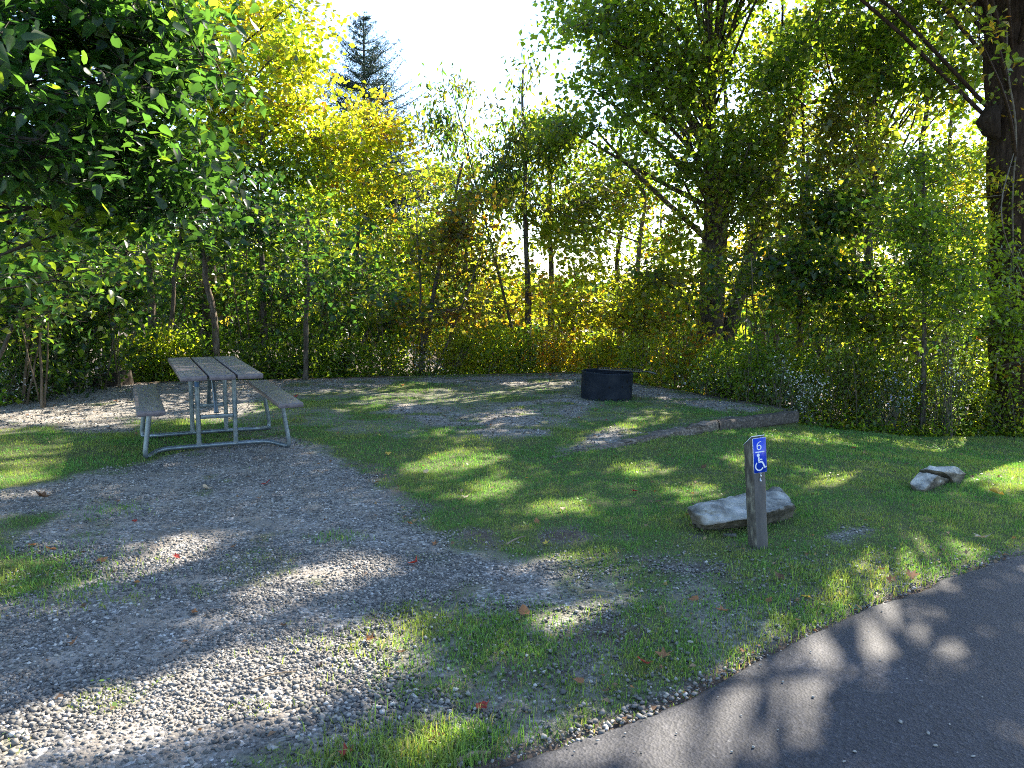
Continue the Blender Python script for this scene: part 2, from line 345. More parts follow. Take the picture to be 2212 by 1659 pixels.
def masks(x, y):
    wob = (fbm(x * 2.2, y * 2.2, 31) - .5) * .9 + (fbm(x * 9, y * 9, 33) - .5) * .35
    k = .5 + .5 * sstep((y - 2) / 8)
    gr = np.zeros_like(x)
    for p in GR: gr = np.maximum(gr, sstep((polyd(p, x, y) + wob * .55 + .10) / .30))
    for p in LG: gr = np.minimum(gr, 1 - .9 * sstep((polyd(p, x, y) + wob * .5 + .08) / .26))
    gr = gr * np.where((y > 7.5) & (x > -3.5) | (x > .2) & (y < 5.2), .25 + .75 * sstep((fbm(x * 2.1, y * 3.2, 51) - .36) / .16), 1)
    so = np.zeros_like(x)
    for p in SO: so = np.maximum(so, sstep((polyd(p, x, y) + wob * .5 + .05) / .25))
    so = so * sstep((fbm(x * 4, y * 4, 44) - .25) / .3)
    patch = fbm(x * 1.7, y * 1.7, 61)
    # worn, patchy turf in front (towards the road) and on the pad
    front = sstep((4.6 - y) / 1.2) * sstep((x + 1.4) / .5)
    onpad = sstep((polyd(PAD, x, y) - .3) / 1.2) * sstep((y - 6.5) / 1.5)
    thin = front * (.35 + .65 * sstep((fbm(x * 3.1, y * 3.1, 71) - .36) / .22)) + onpad * .7 * sstep((fbm(x * 1.9, y * 2.6, 73) - .42) / .16)
    grass = np.clip((1 - gr) * (1 - .85 * so) * (1 - .72 * np.clip(thin, 0, 1)), 0, 1)
    # stray tufts in the gravel
    grass = np.maximum(grass, .55 * gr * sstep((fbm(x * 2.7, y * 2.7, 81) - .70) / .07))
    inroad = sstep((road_in(x, y) + .01) / .05)
    edge = sstep((road_in(x, y) + .14 + wob * .12) / .1)
    grass = grass * (1 - edge * .8)
    so = np.maximum(so, edge)
    wood = sstep((y - yback(x) - .1) / .5) * (x < bx[-1]) + sstep((y - 9.4 - .2 * (x - 3.4)) / .8) * (x >= bx[-1])
    so = np.maximum(so * (1 - gr * .55), wood * .8); grass = grass * (1 - wood)
    return gr, grass * (1 - inroad), so, inroad
def axis(lo, hi, step, far, n):
    core = np.arange(lo, hi + 1e-6, step)
    g = np.geomspace(step, far, n)
    return np.concatenate([(lo - np.cumsum(g))[::-1], core, hi + np.cumsum(g)])
gx = axis(-8.5, 8.5, .05, 420, 26); gy = axis(.8, 15.5, .05, 420, 26)
XX, YY = np.meshgrid(gx, gy); X1 = XX.ravel(); Y1 = YY.ravel()
Z1 = height(X1, Y1)
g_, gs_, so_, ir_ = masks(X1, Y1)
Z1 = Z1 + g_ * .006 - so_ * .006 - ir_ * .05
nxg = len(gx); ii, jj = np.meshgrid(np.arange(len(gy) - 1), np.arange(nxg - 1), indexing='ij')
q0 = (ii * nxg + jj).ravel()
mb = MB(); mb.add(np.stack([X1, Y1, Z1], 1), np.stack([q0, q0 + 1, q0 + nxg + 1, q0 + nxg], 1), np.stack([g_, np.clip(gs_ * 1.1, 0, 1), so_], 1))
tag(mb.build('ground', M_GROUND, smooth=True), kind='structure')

# asphalt road: a slab with a ragged edge
mb = MB()
ex = np.concatenate([np.arange(-9, -1, .25), np.arange(-1, 5, .02), np.arange(5, 30, .5)])
ey = np.interp(ex, rx_, ry_)
k = np.ones(15) / 15
ey = np.convolve(np.pad(ey, 7, 'edge'), k, 'valid')
ey = ey + (fbm(ex * 3, ex * 0, 3) - .5) * .09 + (fbm(ex * 14, ex * 0, 4) - .5) * .03
rows = [(0, -.05), (0.0, .006), (.02, .016), (.12, .022), (.6, .024), (1.6, .024), (3.5, .02), (7, 0.0), (12, -.05)]
R = len(rows); V = []
for off, z in rows: V.append(np.stack([ex + off * .55, ey - off * .85, z + height(ex, np.minimum(ey, 6), False) * 0 - .02 * sstep((ex - 3) / 3)], 1))
V = np.concatenate(V); n = len(ex)
fi = np.concatenate([np.stack([r * n + np.arange(n - 1), (r + 1) * n + np.arange(n - 1), (r + 1) * n + np.arange(1, n), r * n + np.arange(1, n)], 1) for r in range(R - 1)])
mb.add(V, fi); tag(mb.build('road', M_ASPHALT, smooth=True), kind='structure')

# ------------------------------------------------------------------ gravel stones and grass (stuff)
def ico():
    bm = bmesh.new(); bmesh.ops.create_icosphere(bm, subdivisions=1, radius=1)
    v = np.array([tuple(p.co) for p in bm.verts]); f = np.array([[q.index for q in p.verts] for p in bm.faces]); bm.free(); return v, f
ICO_V, ICO_F = ico()
CUB_V = np.array([(x, y, z) for z in (-1, 1) for y in (-1, 1) for x in (-1, 1)], float) * .62
CUB_F = np.array([(0, 2, 1), (1, 2, 3), (4, 5, 6), (5, 7, 6), (0, 1, 4), (1, 5, 4), (2, 6, 3), (3, 6, 7), (0, 4, 2), (2, 4, 6), (1, 3, 5), (3, 7, 5)])
OCT_V = np.array([(1, 0, 0), (0, 1, 0), (-1, 0, 0), (0, -1, 0), (0, 0, 1), (0, 0, -1)], float)
OCT_F = np.array([(0, 1, 4), (1, 2, 4), (2, 3, 4), (3, 0, 4), (0, 1, 5), (1, 2, 5), (2, 3, 5), (3, 0, 5)])
def rotm(n):
    q = rng.normal(size=(n, 4)); q /= np.linalg.norm(q, axis=1)[:, None]; w, x, y, z = q.T
    return np.stack([np.stack([1 - 2 * (y * y + z * z), 2 * (x * y - z * w), 2 * (x * z + y * w)], -1),
                     np.stack([2 * (x * y + z * w), 1 - 2 * (x * x + z * z), 2 * (y * z - x * w)], -1),
                     np.stack([2 * (x * z - y * w), 2 * (y * z + x * w), 1 - 2 * (x * x + y * y)], -1)], 1)
def stones(mb, P, size, T=(ICO_V, ICO_F), sink=.25):
    n = len(P); tv, tf = T
    V = tv[None] * (1 + rng.uniform(-.42, .42, (n, len(tv), 3)))
    V = V * (size[:, None] * rng.uniform(.55, 1.25, (n, 3)))[:, None, :]
    V = np.einsum('nij,nkj->nki', rotm(n), V); V[:, :, 2] *= .75
    V = V + P[:, None]; V[:, :, 2] += (size * .55 * (1 - sink))[:, None]
    c = rng.choice(4, n, p=[.42, .36, .16, .06])
    base = np.array([(.12, .115, .108), (.205, .194, .178), (.30, .28, .25), (.46, .435, .40)])[c] * rng.uniform(.75, 1.2, (n, 1))
    F = (tf[None] + np.arange(n)[:, None, None] * len(tv)).reshape(-1, 3)
    mb.add(V.reshape(-1, 3), F, np.repeat(base, len(tv), 0))
def scatter(n, x0, x1, y0, y1):
    return rng.uniform(x0, x1, n), rng.uniform(y0, y1, n)
def infront(x, y, z=0, pad=60):            # inside (or just round) the photographed field
    u = x / np.maximum(y, .2) * F + 512
    return (u > -pad) & (u < 1024 + pad)
mb = MB()
for (n, y0, y1, s0, s1, T) in [(150000, 2.0, 4.2, .0036, .0110, (CUB_V, CUB_F)), (90000, 4.2, 7.0, .0048, .0110, (CUB_V, CUB_F)), (60000, 7.0, 13.8, .008, .016, (OCT_V, OCT_F))]:
    x, y = scatter(n, -y1 * .72, y1 * .72, y0, y1)
    g, gs, so, ir = masks(x, y)
    dens = np.clip(g - .72 * sstep((fbm(x * 1.9, y * 3.6, 90) - .47) / .10) * (y < 7), 0, 1) + .10 * (1 - g) * (y < 5) * (so > .3) + .10 * (1 - g) * (x > -.9) * (y < 4.4)
    dens *= (ir < .3) & (y < yback(x) - .1)
    keep = (rng.random(n) < dens) & infront(x, y); x, y = x[keep], y[keep]
    sz = s0 + (s1 - s0) * rng.random(len(x)) ** 2.2
    sz *= 1 + .7 * sstep((3.0 - y) / .8) * sstep((fbm(x * 1.5, y * 1.5, 91) - .35) / .3)
    stones(mb, np.stack([x, y, height(x, y) + .004], 1), sz, T)
x, y = scatter(9000, -1, 6, 1.9, 6.5); ri = road_in(x, y)
k = (ri > .01) & infront(x, y) & (rng.random(len(x)) < .035 + .9 * np.exp(-ri / .07)); x, y = x[k], y[k]
stones(mb, np.stack([x, y, .022 + 0 * x], 1), rng.uniform(.0016, .0042, len(x)), (CUB_V, CUB_F))
tag(mb.build('gravel', M_STONE), 'loose grey gravel strewn over the parking pad', 'gravel', kind='stuff')

def blades(mb, x, y, z, h, w, col, curl=.5, near=False):
    n = len(x); a = rng.uniform(0, 2 * math.pi, n); lean = rng.uniform(.05, 1.0, n) ** 1.2 * curl * 1.6
    d = np.stack([np.cos(a), np.sin(a)], 1); b = rng.uniform(0, 2 * math.pi, n)
    s = np.stack([np.cos(b), np.sin(b)], 1) * (w / 2)[:, None]
    P = np.stack([x, y], 1)
    def pt(xy, zz): return np.concatenate([xy, zz[:, None]], 1)
    v0 = pt(P - s, z - .004); v1 = pt(P + s, z - .004)
    m = P + d * (h * lean * .35)[:, None]; t = P + d * (h * lean)[:, None]
    v2 = pt(m + s * .8, z + h * .58); v3 = pt(m - s * .8, z + h * .58); v4 = pt(t, z + h * (1 - .3 * np.minimum(lean, 1.2)))
    V = np.stack([v0, v1, v2, v3, v4], 1).reshape(-1, 3); k = np.arange(n)[:, None] * 5
    if near:
        base = mb.n
        mb.add(V, k + np.array([[0, 1, 2, 3]]), np.repeat(col, 5, 0))
        mb.f.append(k + np.array([[3, 2, 4]]) + base)
    else:
        V = np.stack([v0, v1, v4], 1).reshape(-1, 3); k = np.arange(n)[:, None] * 3
        mb.add(V, k + np.array([[0, 1, 2]]), np.repeat(col, 3, 0))
def grasscol(n, x, y):
    dry = (sstep((fbm(x * 2.5, y * 2.5, 101) - .38) / .3) * .75 + .25 * sstep((4.8 - y) / 1.5))[:, None]
    c = np.array((.105, .215, .062)) * (1 - dry * .7) + np.array((.26, .275, .08)) * dry * .7
    c = c * rng.uniform(.6, 1.35, (n, 1))
    st = rng.random(n) < .05 + .10 * dry[:, 0]
    c[st] = np.array((.30, .25, .13)) * rng.uniform(.7, 1.2, (st.sum(), 1))
    return c
mb = MB()
for (n, y0, y1, hh, ww, near) in [(150000, 1.95, 3.6, .040, .0036, True), (240000, 3.6, 6.2, .036, .0046, False), (260000, 6.2, 10.2, .036, .008, False), (80000, 10.2, 13.8, .036, .013, False)]:
    x, y = scatter(n, -y1 * .72, y1 * .75, y0, y1)
    g, gs, so, ir = masks(x, y)
    clump = sstep((vn(x * 26, y * 26, 120) + vn(x * 11, y * 11, 121) - .55) / .7)
    dens = gs * (.35 + .65 * clump)
    keep = (rng.random(n) < dens) & infront(x, y); x, y, gs = x[keep], y[keep], gs[keep]
    h = hh * .74 * rng.uniform(.45, 1.25, len(x)) * (.6 + .9 * vn(x * 3, y * 3, 130)) * (.55 + .45 * gs)
    blades(mb, x, y, height(x, y), h, ww * rng.uniform(.6, 1.3, len(x)), grasscol(len(x), x, y), .6, near)
# long tufts at the near verge and a few weeds
for (px, py, r, n, hh) in [(930, 1632, .16, 1300, .085), (880, 1655, .13, 800, .08), (700, 1650, .06, 260, .06), (1000, 1600, .08, 350, .06), (1800, 1255, .18, 700, .06), (1880, 1300, .2, 800, .055), (1960, 1230, .25, 900, .055), (1560, 1420, .2, 700, .05), (1230, 1400, .3, 900, .05), (950, 1390, .3, 1100, .055), (1700, 1330, .2, 700, .06), (240, 1100, .14, 380, .04), (300, 960, .4, 900, .05), (60, 1230, .3, 900, .06), (150, 1285, .2, 600, .06), (720, 1165, .09, 200, .05), (280, 1305, .05, 90, .03), (545, 1530, .05, 90, .03)]:
    c = G(px, py); x = c[0] + rng.normal(size=n) * r; y = c[1] + rng.normal(size=n) * r * .7
    k = road_in(x, y) < -.02; x, y = x[k], y[k]
    h = hh * .8 * rng.uniform(.4, 1.2, len(x))
    blades(mb, x, y, height(x, y), h, .0045 * rng.uniform(.6, 1.3, len(x)), grasscol(len(x), x, y), .7, True)
# clover-like round leaves in the lawn
def rosettes(mb, x, y, z, size, col):
    n = len(x); a = rng.uniform(0, 6.28, n); e1 = np.stack([np.cos(a), np.sin(a), rng.normal(size=n) * .25], 1); e2 = np.stack([-np.sin(a), np.cos(a), rng.normal(size=n) * .25], 1)
    P = np.stack([x, y, z], 1); s = size[:, None]
    ang = np.arange(6) / 6 * 2 * math.pi
    V = np.stack([P + s * (math.cos(t) * e1 + math.sin(t) * e2 * .8) for t in ang], 1).reshape(-1, 3)
    mb.add(V, np.arange(n)[:, None] * 6 + np.arange(6)[None], np.repeat(col, 6, 0))
x, y = scatter(26000, -7, 8, 2.2, 10.5); g, gs, so, ir = masks(x, y)
keep = (rng.random(len(x)) < gs * sstep((fbm(x * 1.2, y * 1.2, 140) - .38) / .2)) & infront(x, y); x, y = x[keep], y[keep]
rosettes(mb, x, y, height(x, y) + rng.uniform(.012, .035, len(x)), rng.uniform(.005, .011, len(x)), grasscol(len(x), x, y) * np.array((.75, .95, .8)))
tag(mb.build('grass', M_GRASS), 'short patchy mown grass with clover growing on the lawn', 'grass', kind='stuff')

# ------------------------------------------------------------------ picnic table
T = thing('picnic_table', (-2.897, 7.233, 0), 'metal-framed picnic table with grey-brown plank top and two benches on the gravel', 'picnic table', rz=.477)
WT, LT, SS, WS, HS, AV, BU = .663, 1.909, .564, .215, .486, .531, .60
bolt_me = None
def bolt(parent, u, v, z):
    global bolt_me
    if bolt_me is None:
        m = MB(); m.tube([(0, 0, -.002), (0, 0, .003), (0, 0, .0055)], [.012, .012, .007], 8)
        o = m.build('bolt', M_BOLT, parent, local=True); bolt_me = o.data
    else:
        o = bpy.data.objects.new('bolt', bolt_me); COL.objects.link(o); o.parent = parent
    o.location = (u, v, z)
pw = (WT - .036) / 3
for k in (-1, 0, 1):
    m = MB(); m.box((-pw / 2, -LT / 2, -.042), (pw / 2, LT / 2, 0), (1, 1, 1))
    o = m.build('table_plank', M_PLANK, T, bevel=.006, local=True); o.location = (k * (pw + .018), 0, .76)
    o.rotation_euler = (0, random.uniform(-.004, .004), random.uniform(-.003, .003))
    for v in (-.83, -.64, -.12, .55, .83):
        for u in (-.06, .065): bolt(o, u, v, 0)
for sgn in (-1, 1):
    m = MB(); m.box((-WS / 2, -LT / 2, -.042), (WS / 2, LT / 2, 0))
    o = m.build('bench_plank', M_PLANK, T, bevel=.006, local=True); o.location = (sgn * SS, 0, HS)
    for u, v in ((-.05, -.72), (.055, -.70), (0, -.02), (-.05, .72), (.055, .7)): bolt(o, u, v, 0)
    for e in (-1, 1):
        m = MB(); m.box((sgn * SS - .085, e * .52 - .02, HS - .066), (sgn * SS + .085, e * .52 + .02, HS - .043)); m.build('seat_bracket', M_STEEL, T, local=True)
def smoothp(p, n=4):                        # Chaikin rounding
    p = [np.array(q, float) for q in p]
    for _ in range(n):
        r = [p[0]]
        for a, b in zip(p[:-1], p[1:]): r += [a * .75 + b * .25, a * .25 + b * .75]
        p = r + [p[-1]]
    return np.array(p)
RT = .0215
for e in (-1, 1):
    vr = e * .36
    m = MB()
    pts = [(-SS - .0, e * .52, HS - .066), (-BU + .005, e * .53, .20), (-BU - .02, e * .545, .022), (-BU + .02, e * .50, .02), (-BU + .10, vr, .045), (-.3, vr, .05), (.3, vr, .05), (BU - .14, vr, .045), (BU - .02, e * .50, .02), (BU + .02, e * .545, .022), (BU - .005, e * .53, .20), (SS, e * .52, HS - .066)]
    m.tube(smoothp(pts, 3), RT, 12); m.build('base_rail', M_STEEL, T, smooth=True, local=True)
    for u in (-.16, .16):
        m = MB(); m.tube([(u, vr, .05), (u, vr * 1.0, .35), (u * 1.0, vr, .70)], RT, 12); m.tube([(u, vr, .06), (u, vr, .078)], RT * 1.25, 12)
        if e == -1 and u < 0:
            m.tube([(u, vr, .60), (u, vr, .645)], RT * 1.06, 12, (.25, .45, .8))
        m.build('upright', M_STEEL, T, smooth=True, local=True)
    m = MB(); m.box((-.14, vr - .018, .30), (.14, vr + .018, .335)); m.build('cross_bar', M_STEEL, T, bevel=.003, local=True)
    m = MB(); m.box((-.31, vr - .03, .70), (.31, vr + .03, .7175)); m.build('top_bracket', M_STEEL, T, bevel=.002, local=True)
    m = MB(); m.tube([(0, vr - e * .02, .345), (0, vr - e * .05, .42), (0, e * .10, .715)], [.024, .018, .018], 10); m.tube([(0, vr - .024, .325), (0, vr + .024, .325)], .012, 8)
    m.build('brace', M_STEEL, T, smooth=True, local=True)

# ------------------------------------------------------------------ fire ring
fc = G(1316, 868); Rr = .362; FRC = np.array((fc[0] + .0, fc[1] + Rr, 0))
FR = thing('fire_ring', tuple(FRC), 'dark blue-black steel fire ring with air holes and a swing grate', 'fire ring')
FR.rotation_euler = (math.radians(0), math.radians(1.6), 0)
m = MB(); H = .385; a = np.arange(64) / 64 * 2 * math.pi
prof = [(Rr, -.06), (Rr, H - .03), (Rr + .004, H - .02), (Rr + .004, H), (Rr - .012, H), (Rr - .014, H - .012), (Rr - .014, -.06)]
V = np.array([[(r * math.cos(t), r * math.sin(t), z) for t in a] for r, z in prof]).reshape(-1, 3)
i = np.arange(len(prof) - 1)[:, None] * 64; j = np.arange(64)[None]
m.add(V, np.stack([i + j, i + (j + 1) % 64, i + 64 + (j + 1) % 64, i + 64 + j], -1).reshape(-1, 4)); m.build('ring_wall', M_RING, FR, local=True).data.shade_smooth()
m = MB(); m.tube([(math.cos(t) * (Rr - .035), math.sin(t) * (Rr - .035), H - .06) for t in np.linspace(0, 2 * math.pi, 49)], .012, 6); m.build('inner_lip', M_RING, FR, smooth=True, local=True)
m = MB(); aa = np.linspace(0, 2 * math.pi, 40, endpoint=False)
V = [(0, 0, .10)] + [(math.cos(t) * r, math.sin(t) * r, .07 + .02 * random.random()) for r in (.12, .24, .345) for t in aa]
F3 = [(0, 1 + k, 1 + (k + 1) % 40) for k in range(40)]; F4 = [(1 + q * 40 + k, 1 + (q + 1) * 40 + k, 1 + (q + 1) * 40 + (k + 1) % 40, 1 + q * 40 + (k + 1) % 40) for q in range(2) for k in range(40)]
m.add(V, F3); m.f.append(np.array(F4)); m.build('ash_bed', M_ASH, FR, smooth=True, local=True)
def hole(ang, z, r):  # dark disc standing in for the shade inside a hole; wall is unpierced
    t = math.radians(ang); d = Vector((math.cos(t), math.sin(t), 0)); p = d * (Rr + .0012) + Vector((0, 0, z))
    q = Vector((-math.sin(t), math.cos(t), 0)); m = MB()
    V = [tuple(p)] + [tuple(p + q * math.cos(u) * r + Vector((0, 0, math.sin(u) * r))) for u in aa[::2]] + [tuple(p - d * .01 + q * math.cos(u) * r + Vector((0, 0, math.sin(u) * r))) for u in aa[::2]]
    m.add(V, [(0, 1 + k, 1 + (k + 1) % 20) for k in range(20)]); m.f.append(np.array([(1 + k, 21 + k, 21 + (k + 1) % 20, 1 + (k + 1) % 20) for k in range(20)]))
    m.build('air_hole_disc', M_HOLE_SHADE, FR, local=True)
hole(-47, .285, .022)
for an, z in ((-91, .20), (-61, .205), (-35, .215), (-150, .21)): hole(an, z, .015)
for an in (-98, -84, -70, -58, -47, -30, -112): hole(an, .03, .014)
gr = MB()                                      # swing grate, a bit proud of the rim
c0 = np.array((.20, .10, H + .022)); rot = math.radians(-8)
def gl(u, v, z=0): return (c0[0] + u * math.cos(rot) - v * math.sin(rot), c0[1] + u * math.sin(rot) + v * math.cos(rot), c0[2] + z)
gr.tube([gl(-.30, -.15), gl(.30, -.15), gl(.30, .15), gl(-.30, .15), gl(-.30, -.15)], .008, 6)
for u in np.linspace(-.28, .28, 24): gr.tube([gl(u, -.15, .002), gl(u, .15, .002)], .0055, 5)
gro = gr.build('cooking_grate', M_BOLT, FR, smooth=True, local=True)
m = MB(); m.tube([gl(.30, -.02), gl(.40, -.02, -.01), gl(.47, -.02, -.025)], .008, 6); m.tube([gl(.40, -.02, -.01), gl(.50, -.02, -.032)], .015, 8); m.build('grate_handle', M_BOLT, gro, smooth=True, local=True)
m = MB(); m.box((Rr - .04, .0, H - .10), (Rr - .014, .045, H + .014)); m.build('grate_bracket', M_RING, FR, local=True)

# ------------------------------------------------------------------ landscape timbers
def timber(p, q, w, h, label, ztop=(0.0, 0.0), wear=.0, shrink=(1, 1), name='landscape_timber', tint=(1, 1, 1), group=None):
    p = np.array(p[:2]); q = np.array(q[:2]); L = np.linalg.norm(q - p); d = (q - p) / L; s = np.array((-d[1], d[0]))
    n = max(6, int(L / .05)); m = MB(); K = 14; V = []
    for k in range(n + 1):
        t = k / n; c = p + d * L * t; sc = shrink[0] + (shrink[1] - shrink[0]) * sstep(t * 1.6)
        zt = ztop[0] + (ztop[1] - ztop[0]) * t
        for i in range(K):
            a = 2 * math.pi * i / K + math.pi / K; ca, sa = math.cos(a), math.sin(a); e = .38
            lx = math.copysign(abs(ca) ** e, ca) * w / 2 * sc; lz = math.copysign(abs(sa) ** e, sa) * h / 2
            nz = (vn(np.array([t * L * 3.1]), np.array([i * .9]), 7)[0] - .5) * 2 + (vn(np.array([t * L * 11]), np.array([i * 1.7]), 8)[0] - .5)
            lx += nz * .02 * wear * (1 + wear); up = 1 if lz > 0 else .2
            zz = zt - h / 2 + lz * sc + nz * .028 * wear * up
            V.append((c[0] + s[0] * lx, c[1] + s[1] * lx, zz))
    i = np.arange(n)[:, None] * K; j = np.arange(K)[None]
    m.add(V, np.stack([i + j, i + (j + 1) % K, i + K + (j + 1) % K, i + K + j], -1).reshape(-1, 4), tint)
    b0 = len(V)
    for off in (0, n * K): m.f.append((np.arange(K) + off)[None])
    mid = (p + q) / 2; o = m.build(name, M_TIMBER, at=(mid[0], mid[1], ztop[0] - h / 2))
    tag(o, label, 'timber', group); return o
j1 = A_ * .42 + B_ * .58; j1 = j1
timber(A_ + np.array((-.05, -.04, 0)), j1, .12, .15, 'bleached rotting timber tapering into the lawn at the left end of the pad edge', (.03, .075), .8, (.6, 1.05), tint=(1.35, 1.28, 1.2))
timber(j1 + (B_ - A_) * .004, B_, .13, .15, 'dark weathered timber ending at the right corner of the raised pad', (.075, .02), .35, (1, 1), tint=(.75, .72, .7))
C1 = G(1540, 858); C2 = G(1395, 833); C3 = G(1258, 806)
dd = (C1 - B_) / np.linalg.norm(C1 - B_)
timber(B_ + dd * .08, C1, .12, .14, 'dark square timber running back from the right corner of the pad', (.02, .02), .25, tint=(.6, .58, .56))
timber(C1 + dd * .02, C2, .14, .15, 'weathered timber along the pad edge right of the fire ring', (.012, .01), .3, tint=(.8, .75, .7))
timber(C2, C3, .14, .15, 'leaf-strewn timber on the pad edge directly behind the fire ring', (.01, .012), .3, tint=(.7, .65, .6))
bp = [G(1256, 806), G(1080, 810), G(900, 814), G(745, 818), G(600, 822), G(440, 825), G(280, 829)]
bl = ['between the fire ring and the pad centre', 'at the middle of the pad', 'left of the pad centre', 'right of the picnic table', 'behind the picnic table top', 'beside the old stump']
for k in range(6):
    dv = (bp[k + 1] - bp[k]) / np.linalg.norm(bp[k + 1] - bp[k])
    timber(bp[k] + dv * .01, bp[k + 1] - dv * .01, .14, .14, 'low brown timber along the far gravel edge ' + bl[k], (.018, .018), .25, tint=(.75, .66, .58))

# ------------------------------------------------------------------ site post
pb = G(1644, 1189); vd = math.atan2(pb[0], pb[1])
PO = thing('site_post', (pb[0], pb[1] + .05, -.02), 'grey leaning wooden site post with a blue number 6 wheelchair sign', 'post')
PO.rotation_euler = (math.radians(-2.0), math.radians(-4.6), math.radians(17))
w = .087; hgt = .70
m = MB(); hw = w / 2; b = .008
prof = [(-hw + b, -hw), (hw - b, -hw), (hw, -hw + b), (hw, hw - b), (hw - b, hw), (-hw + b, hw), (-hw, hw - b), (-hw, -hw + b)]
nz_ = 14; V = []
for k in range(nz_ + 1):
    t = k / nz_
    for (x, y) in prof:
        zt = hgt - (y + hw) * .75
        V.append((x + (random.random() - .5) * .0015, y + (random.random() - .5) * .0015, -.25 + (zt + .25) * t))
i = np.arange(nz_)[:, None] * 8; j = np.arange(8)[None]
m.add(V, np.stack([i + j, i + (j + 1) % 8, i + 8 + (j + 1) % 8, i + 8 + j], -1).reshape(-1, 4)); m.f.append((np.arange(8) + nz_ * 8)[None])
po = m.build('post_body', M_POST, PO, local=True)
po.data.materials.append(M_POSTOLD)
for pl in po.data.polygons:
    if pl.normal.x < -.5: pl.material_index = 1
m = MB(); m.add([(-hw, -hw - .001, hgt + .0), (hw, -hw - .001, hgt), (hw, hw, hgt - .063), (-hw, hw, hgt - .063), (-hw, -hw - .001, hgt + .004), (hw, -hw - .001, hgt + .004), (hw, hw, hgt - .06), (-hw, hw, hgt - .06)], [(0, 1, 5, 4), (4, 5, 6, 7), (1, 2, 6, 5), (3, 0, 4, 7), (2, 3, 7, 6)])
m.build('top_cap', M_WHITE, PO, local=True)
sx0, sx1, sz1, sz0 = -hw + .006, hw + .004, hgt - .012, hgt - .012 - .203
m = MB(); m.box((sx0 - .0015, -hw - .0045, sz0 - .0015), (sx1 + .0015, -hw - .001, sz1 + .0015)); sg = m.build('sign_plate', M_WHITE, PO, local=True)
m = MB(); m.box((sx0, -hw - .0062, sz0), (sx1, -hw - .0046, sz1)); m.build('sign_face', M_BLUE, sg, local=True)
sw = sx1 - sx0; sh = sz1 - sz0; yf = -hw - .0068
def SP(u, v): return (sx0 + u * sw, yf, sz0 + v * sh)        # u,v in 0..1
def ribbon(m, pts, wd):
    pts = np.array(pts, float); t = np.gradient(pts, axis=0); t /= np.linalg.norm(t, axis=1)[:, None] + 1e-9
    nn = np.stack([-t[:, 1], t[:, 0]], 1); wd = np.broadcast_to(wd, (len(pts),))[:, None] / 2
    L_ = pts + nn * wd; R_ = pts - nn * wd; n = len(pts)
    V = [(sx0 + p[0], yf, sz0 + p[1]) for p in np.vstack([L_, R_])]; k = np.arange(n - 1)
    m.add(V, np.stack([k, k + 1, n + k + 1, n + k], 1))
def disc(m, c, r):
    V = [(sx0 + c[0], yf, sz0 + c[1])] + [(sx0 + c[0] + math.cos(t) * r, yf, sz0 + c[1] + math.sin(t) * r) for t in aa]
    m.add(V, [(0, 1 + k, 1 + (k + 1) % 40) for k in range(40)])
U = lambda u, v: (u * sw, v * sh)
# numeral 6
m = MB(); cx, cyy = .45 * sw, .735 * sh; r1x, r1y = .0125, .0125
loop = [(cx + math.cos(t) * r1x, cyy + math.sin(t) * r1y * 1.05) for t in np.linspace(math.pi, math.pi + 2 * math.pi, 40)]
ribbon(m, loop, .0045 + .002 * np.abs(np.cos(np.linspace(0, 2 * math.pi, 40))))
stem = [(cx + .0145, .905 * sh), (cx + .004, .893 * sh), (cx - .006, .868 * sh), (cx - .0118, .83 * sh), (cx - .0135, .78 * sh), (cx - .0125, .735 * sh)]
stem = smoothp([(x, y, 0) for x, y in stem], 2)[:, :2]; ribbon(m, stem, np.linspace(.0028, .0066, len(stem)))
m.build('numeral', M_WHITE, sg, local=True)
m = MB(); ribbon(m, [U(.15, .604), U(.5, .604), U(.85, .604)], .0065); m.build('divider_line', M_WHITE, sg, local=True)
m = MB()                                        # wheelchair symbol
disc(m, U(.36, .512), .0098)
ribbon(m, [U(.38, .455), U(.39, .40), U(.41, .315)], [.010, .011, .011])
ribbon(m, [U(.40, .385), U(.55, .383), U(.66, .380)], .0065)
ribbon(m, smoothp([(*U(.36, .315), 0), (*U(.62, .312), 0), (*U(.70, .28), 0), (*U(.84, .135), 0)], 3)[:, :2], .0095)
ribbon(m, [U(.81, .135), U(.88, .14), U(.97, .165)], .0065)
ribbon(m, [(.44 * sw + math.cos(t) * .0250 - .002, .195 * sh + math.sin(t) * .0250) for t in np.linspace(math.radians(128), math.radians(335), 40)], .0068)
m.build('wheelchair_symbol', M_WHITE, sg, local=True)
m = MB(); m.tube([(.002, -hw - .008, sz0 - .006), (.002, -hw - .008, sz0 - .002)], .007, 8); m.tube([(.004, -hw - .004, sz0 - .012), (.004, -hw - .012, sz0 - .02), (.003, -hw - .004, sz0 - .03)], .004, 6); m.tube([(.001, -hw - .004, sz0 - .032), (-.002, -hw - .012, sz0 - .05)], [.003, .007], 5)
m.build('hasp', M_SILVER, PO, local=True)

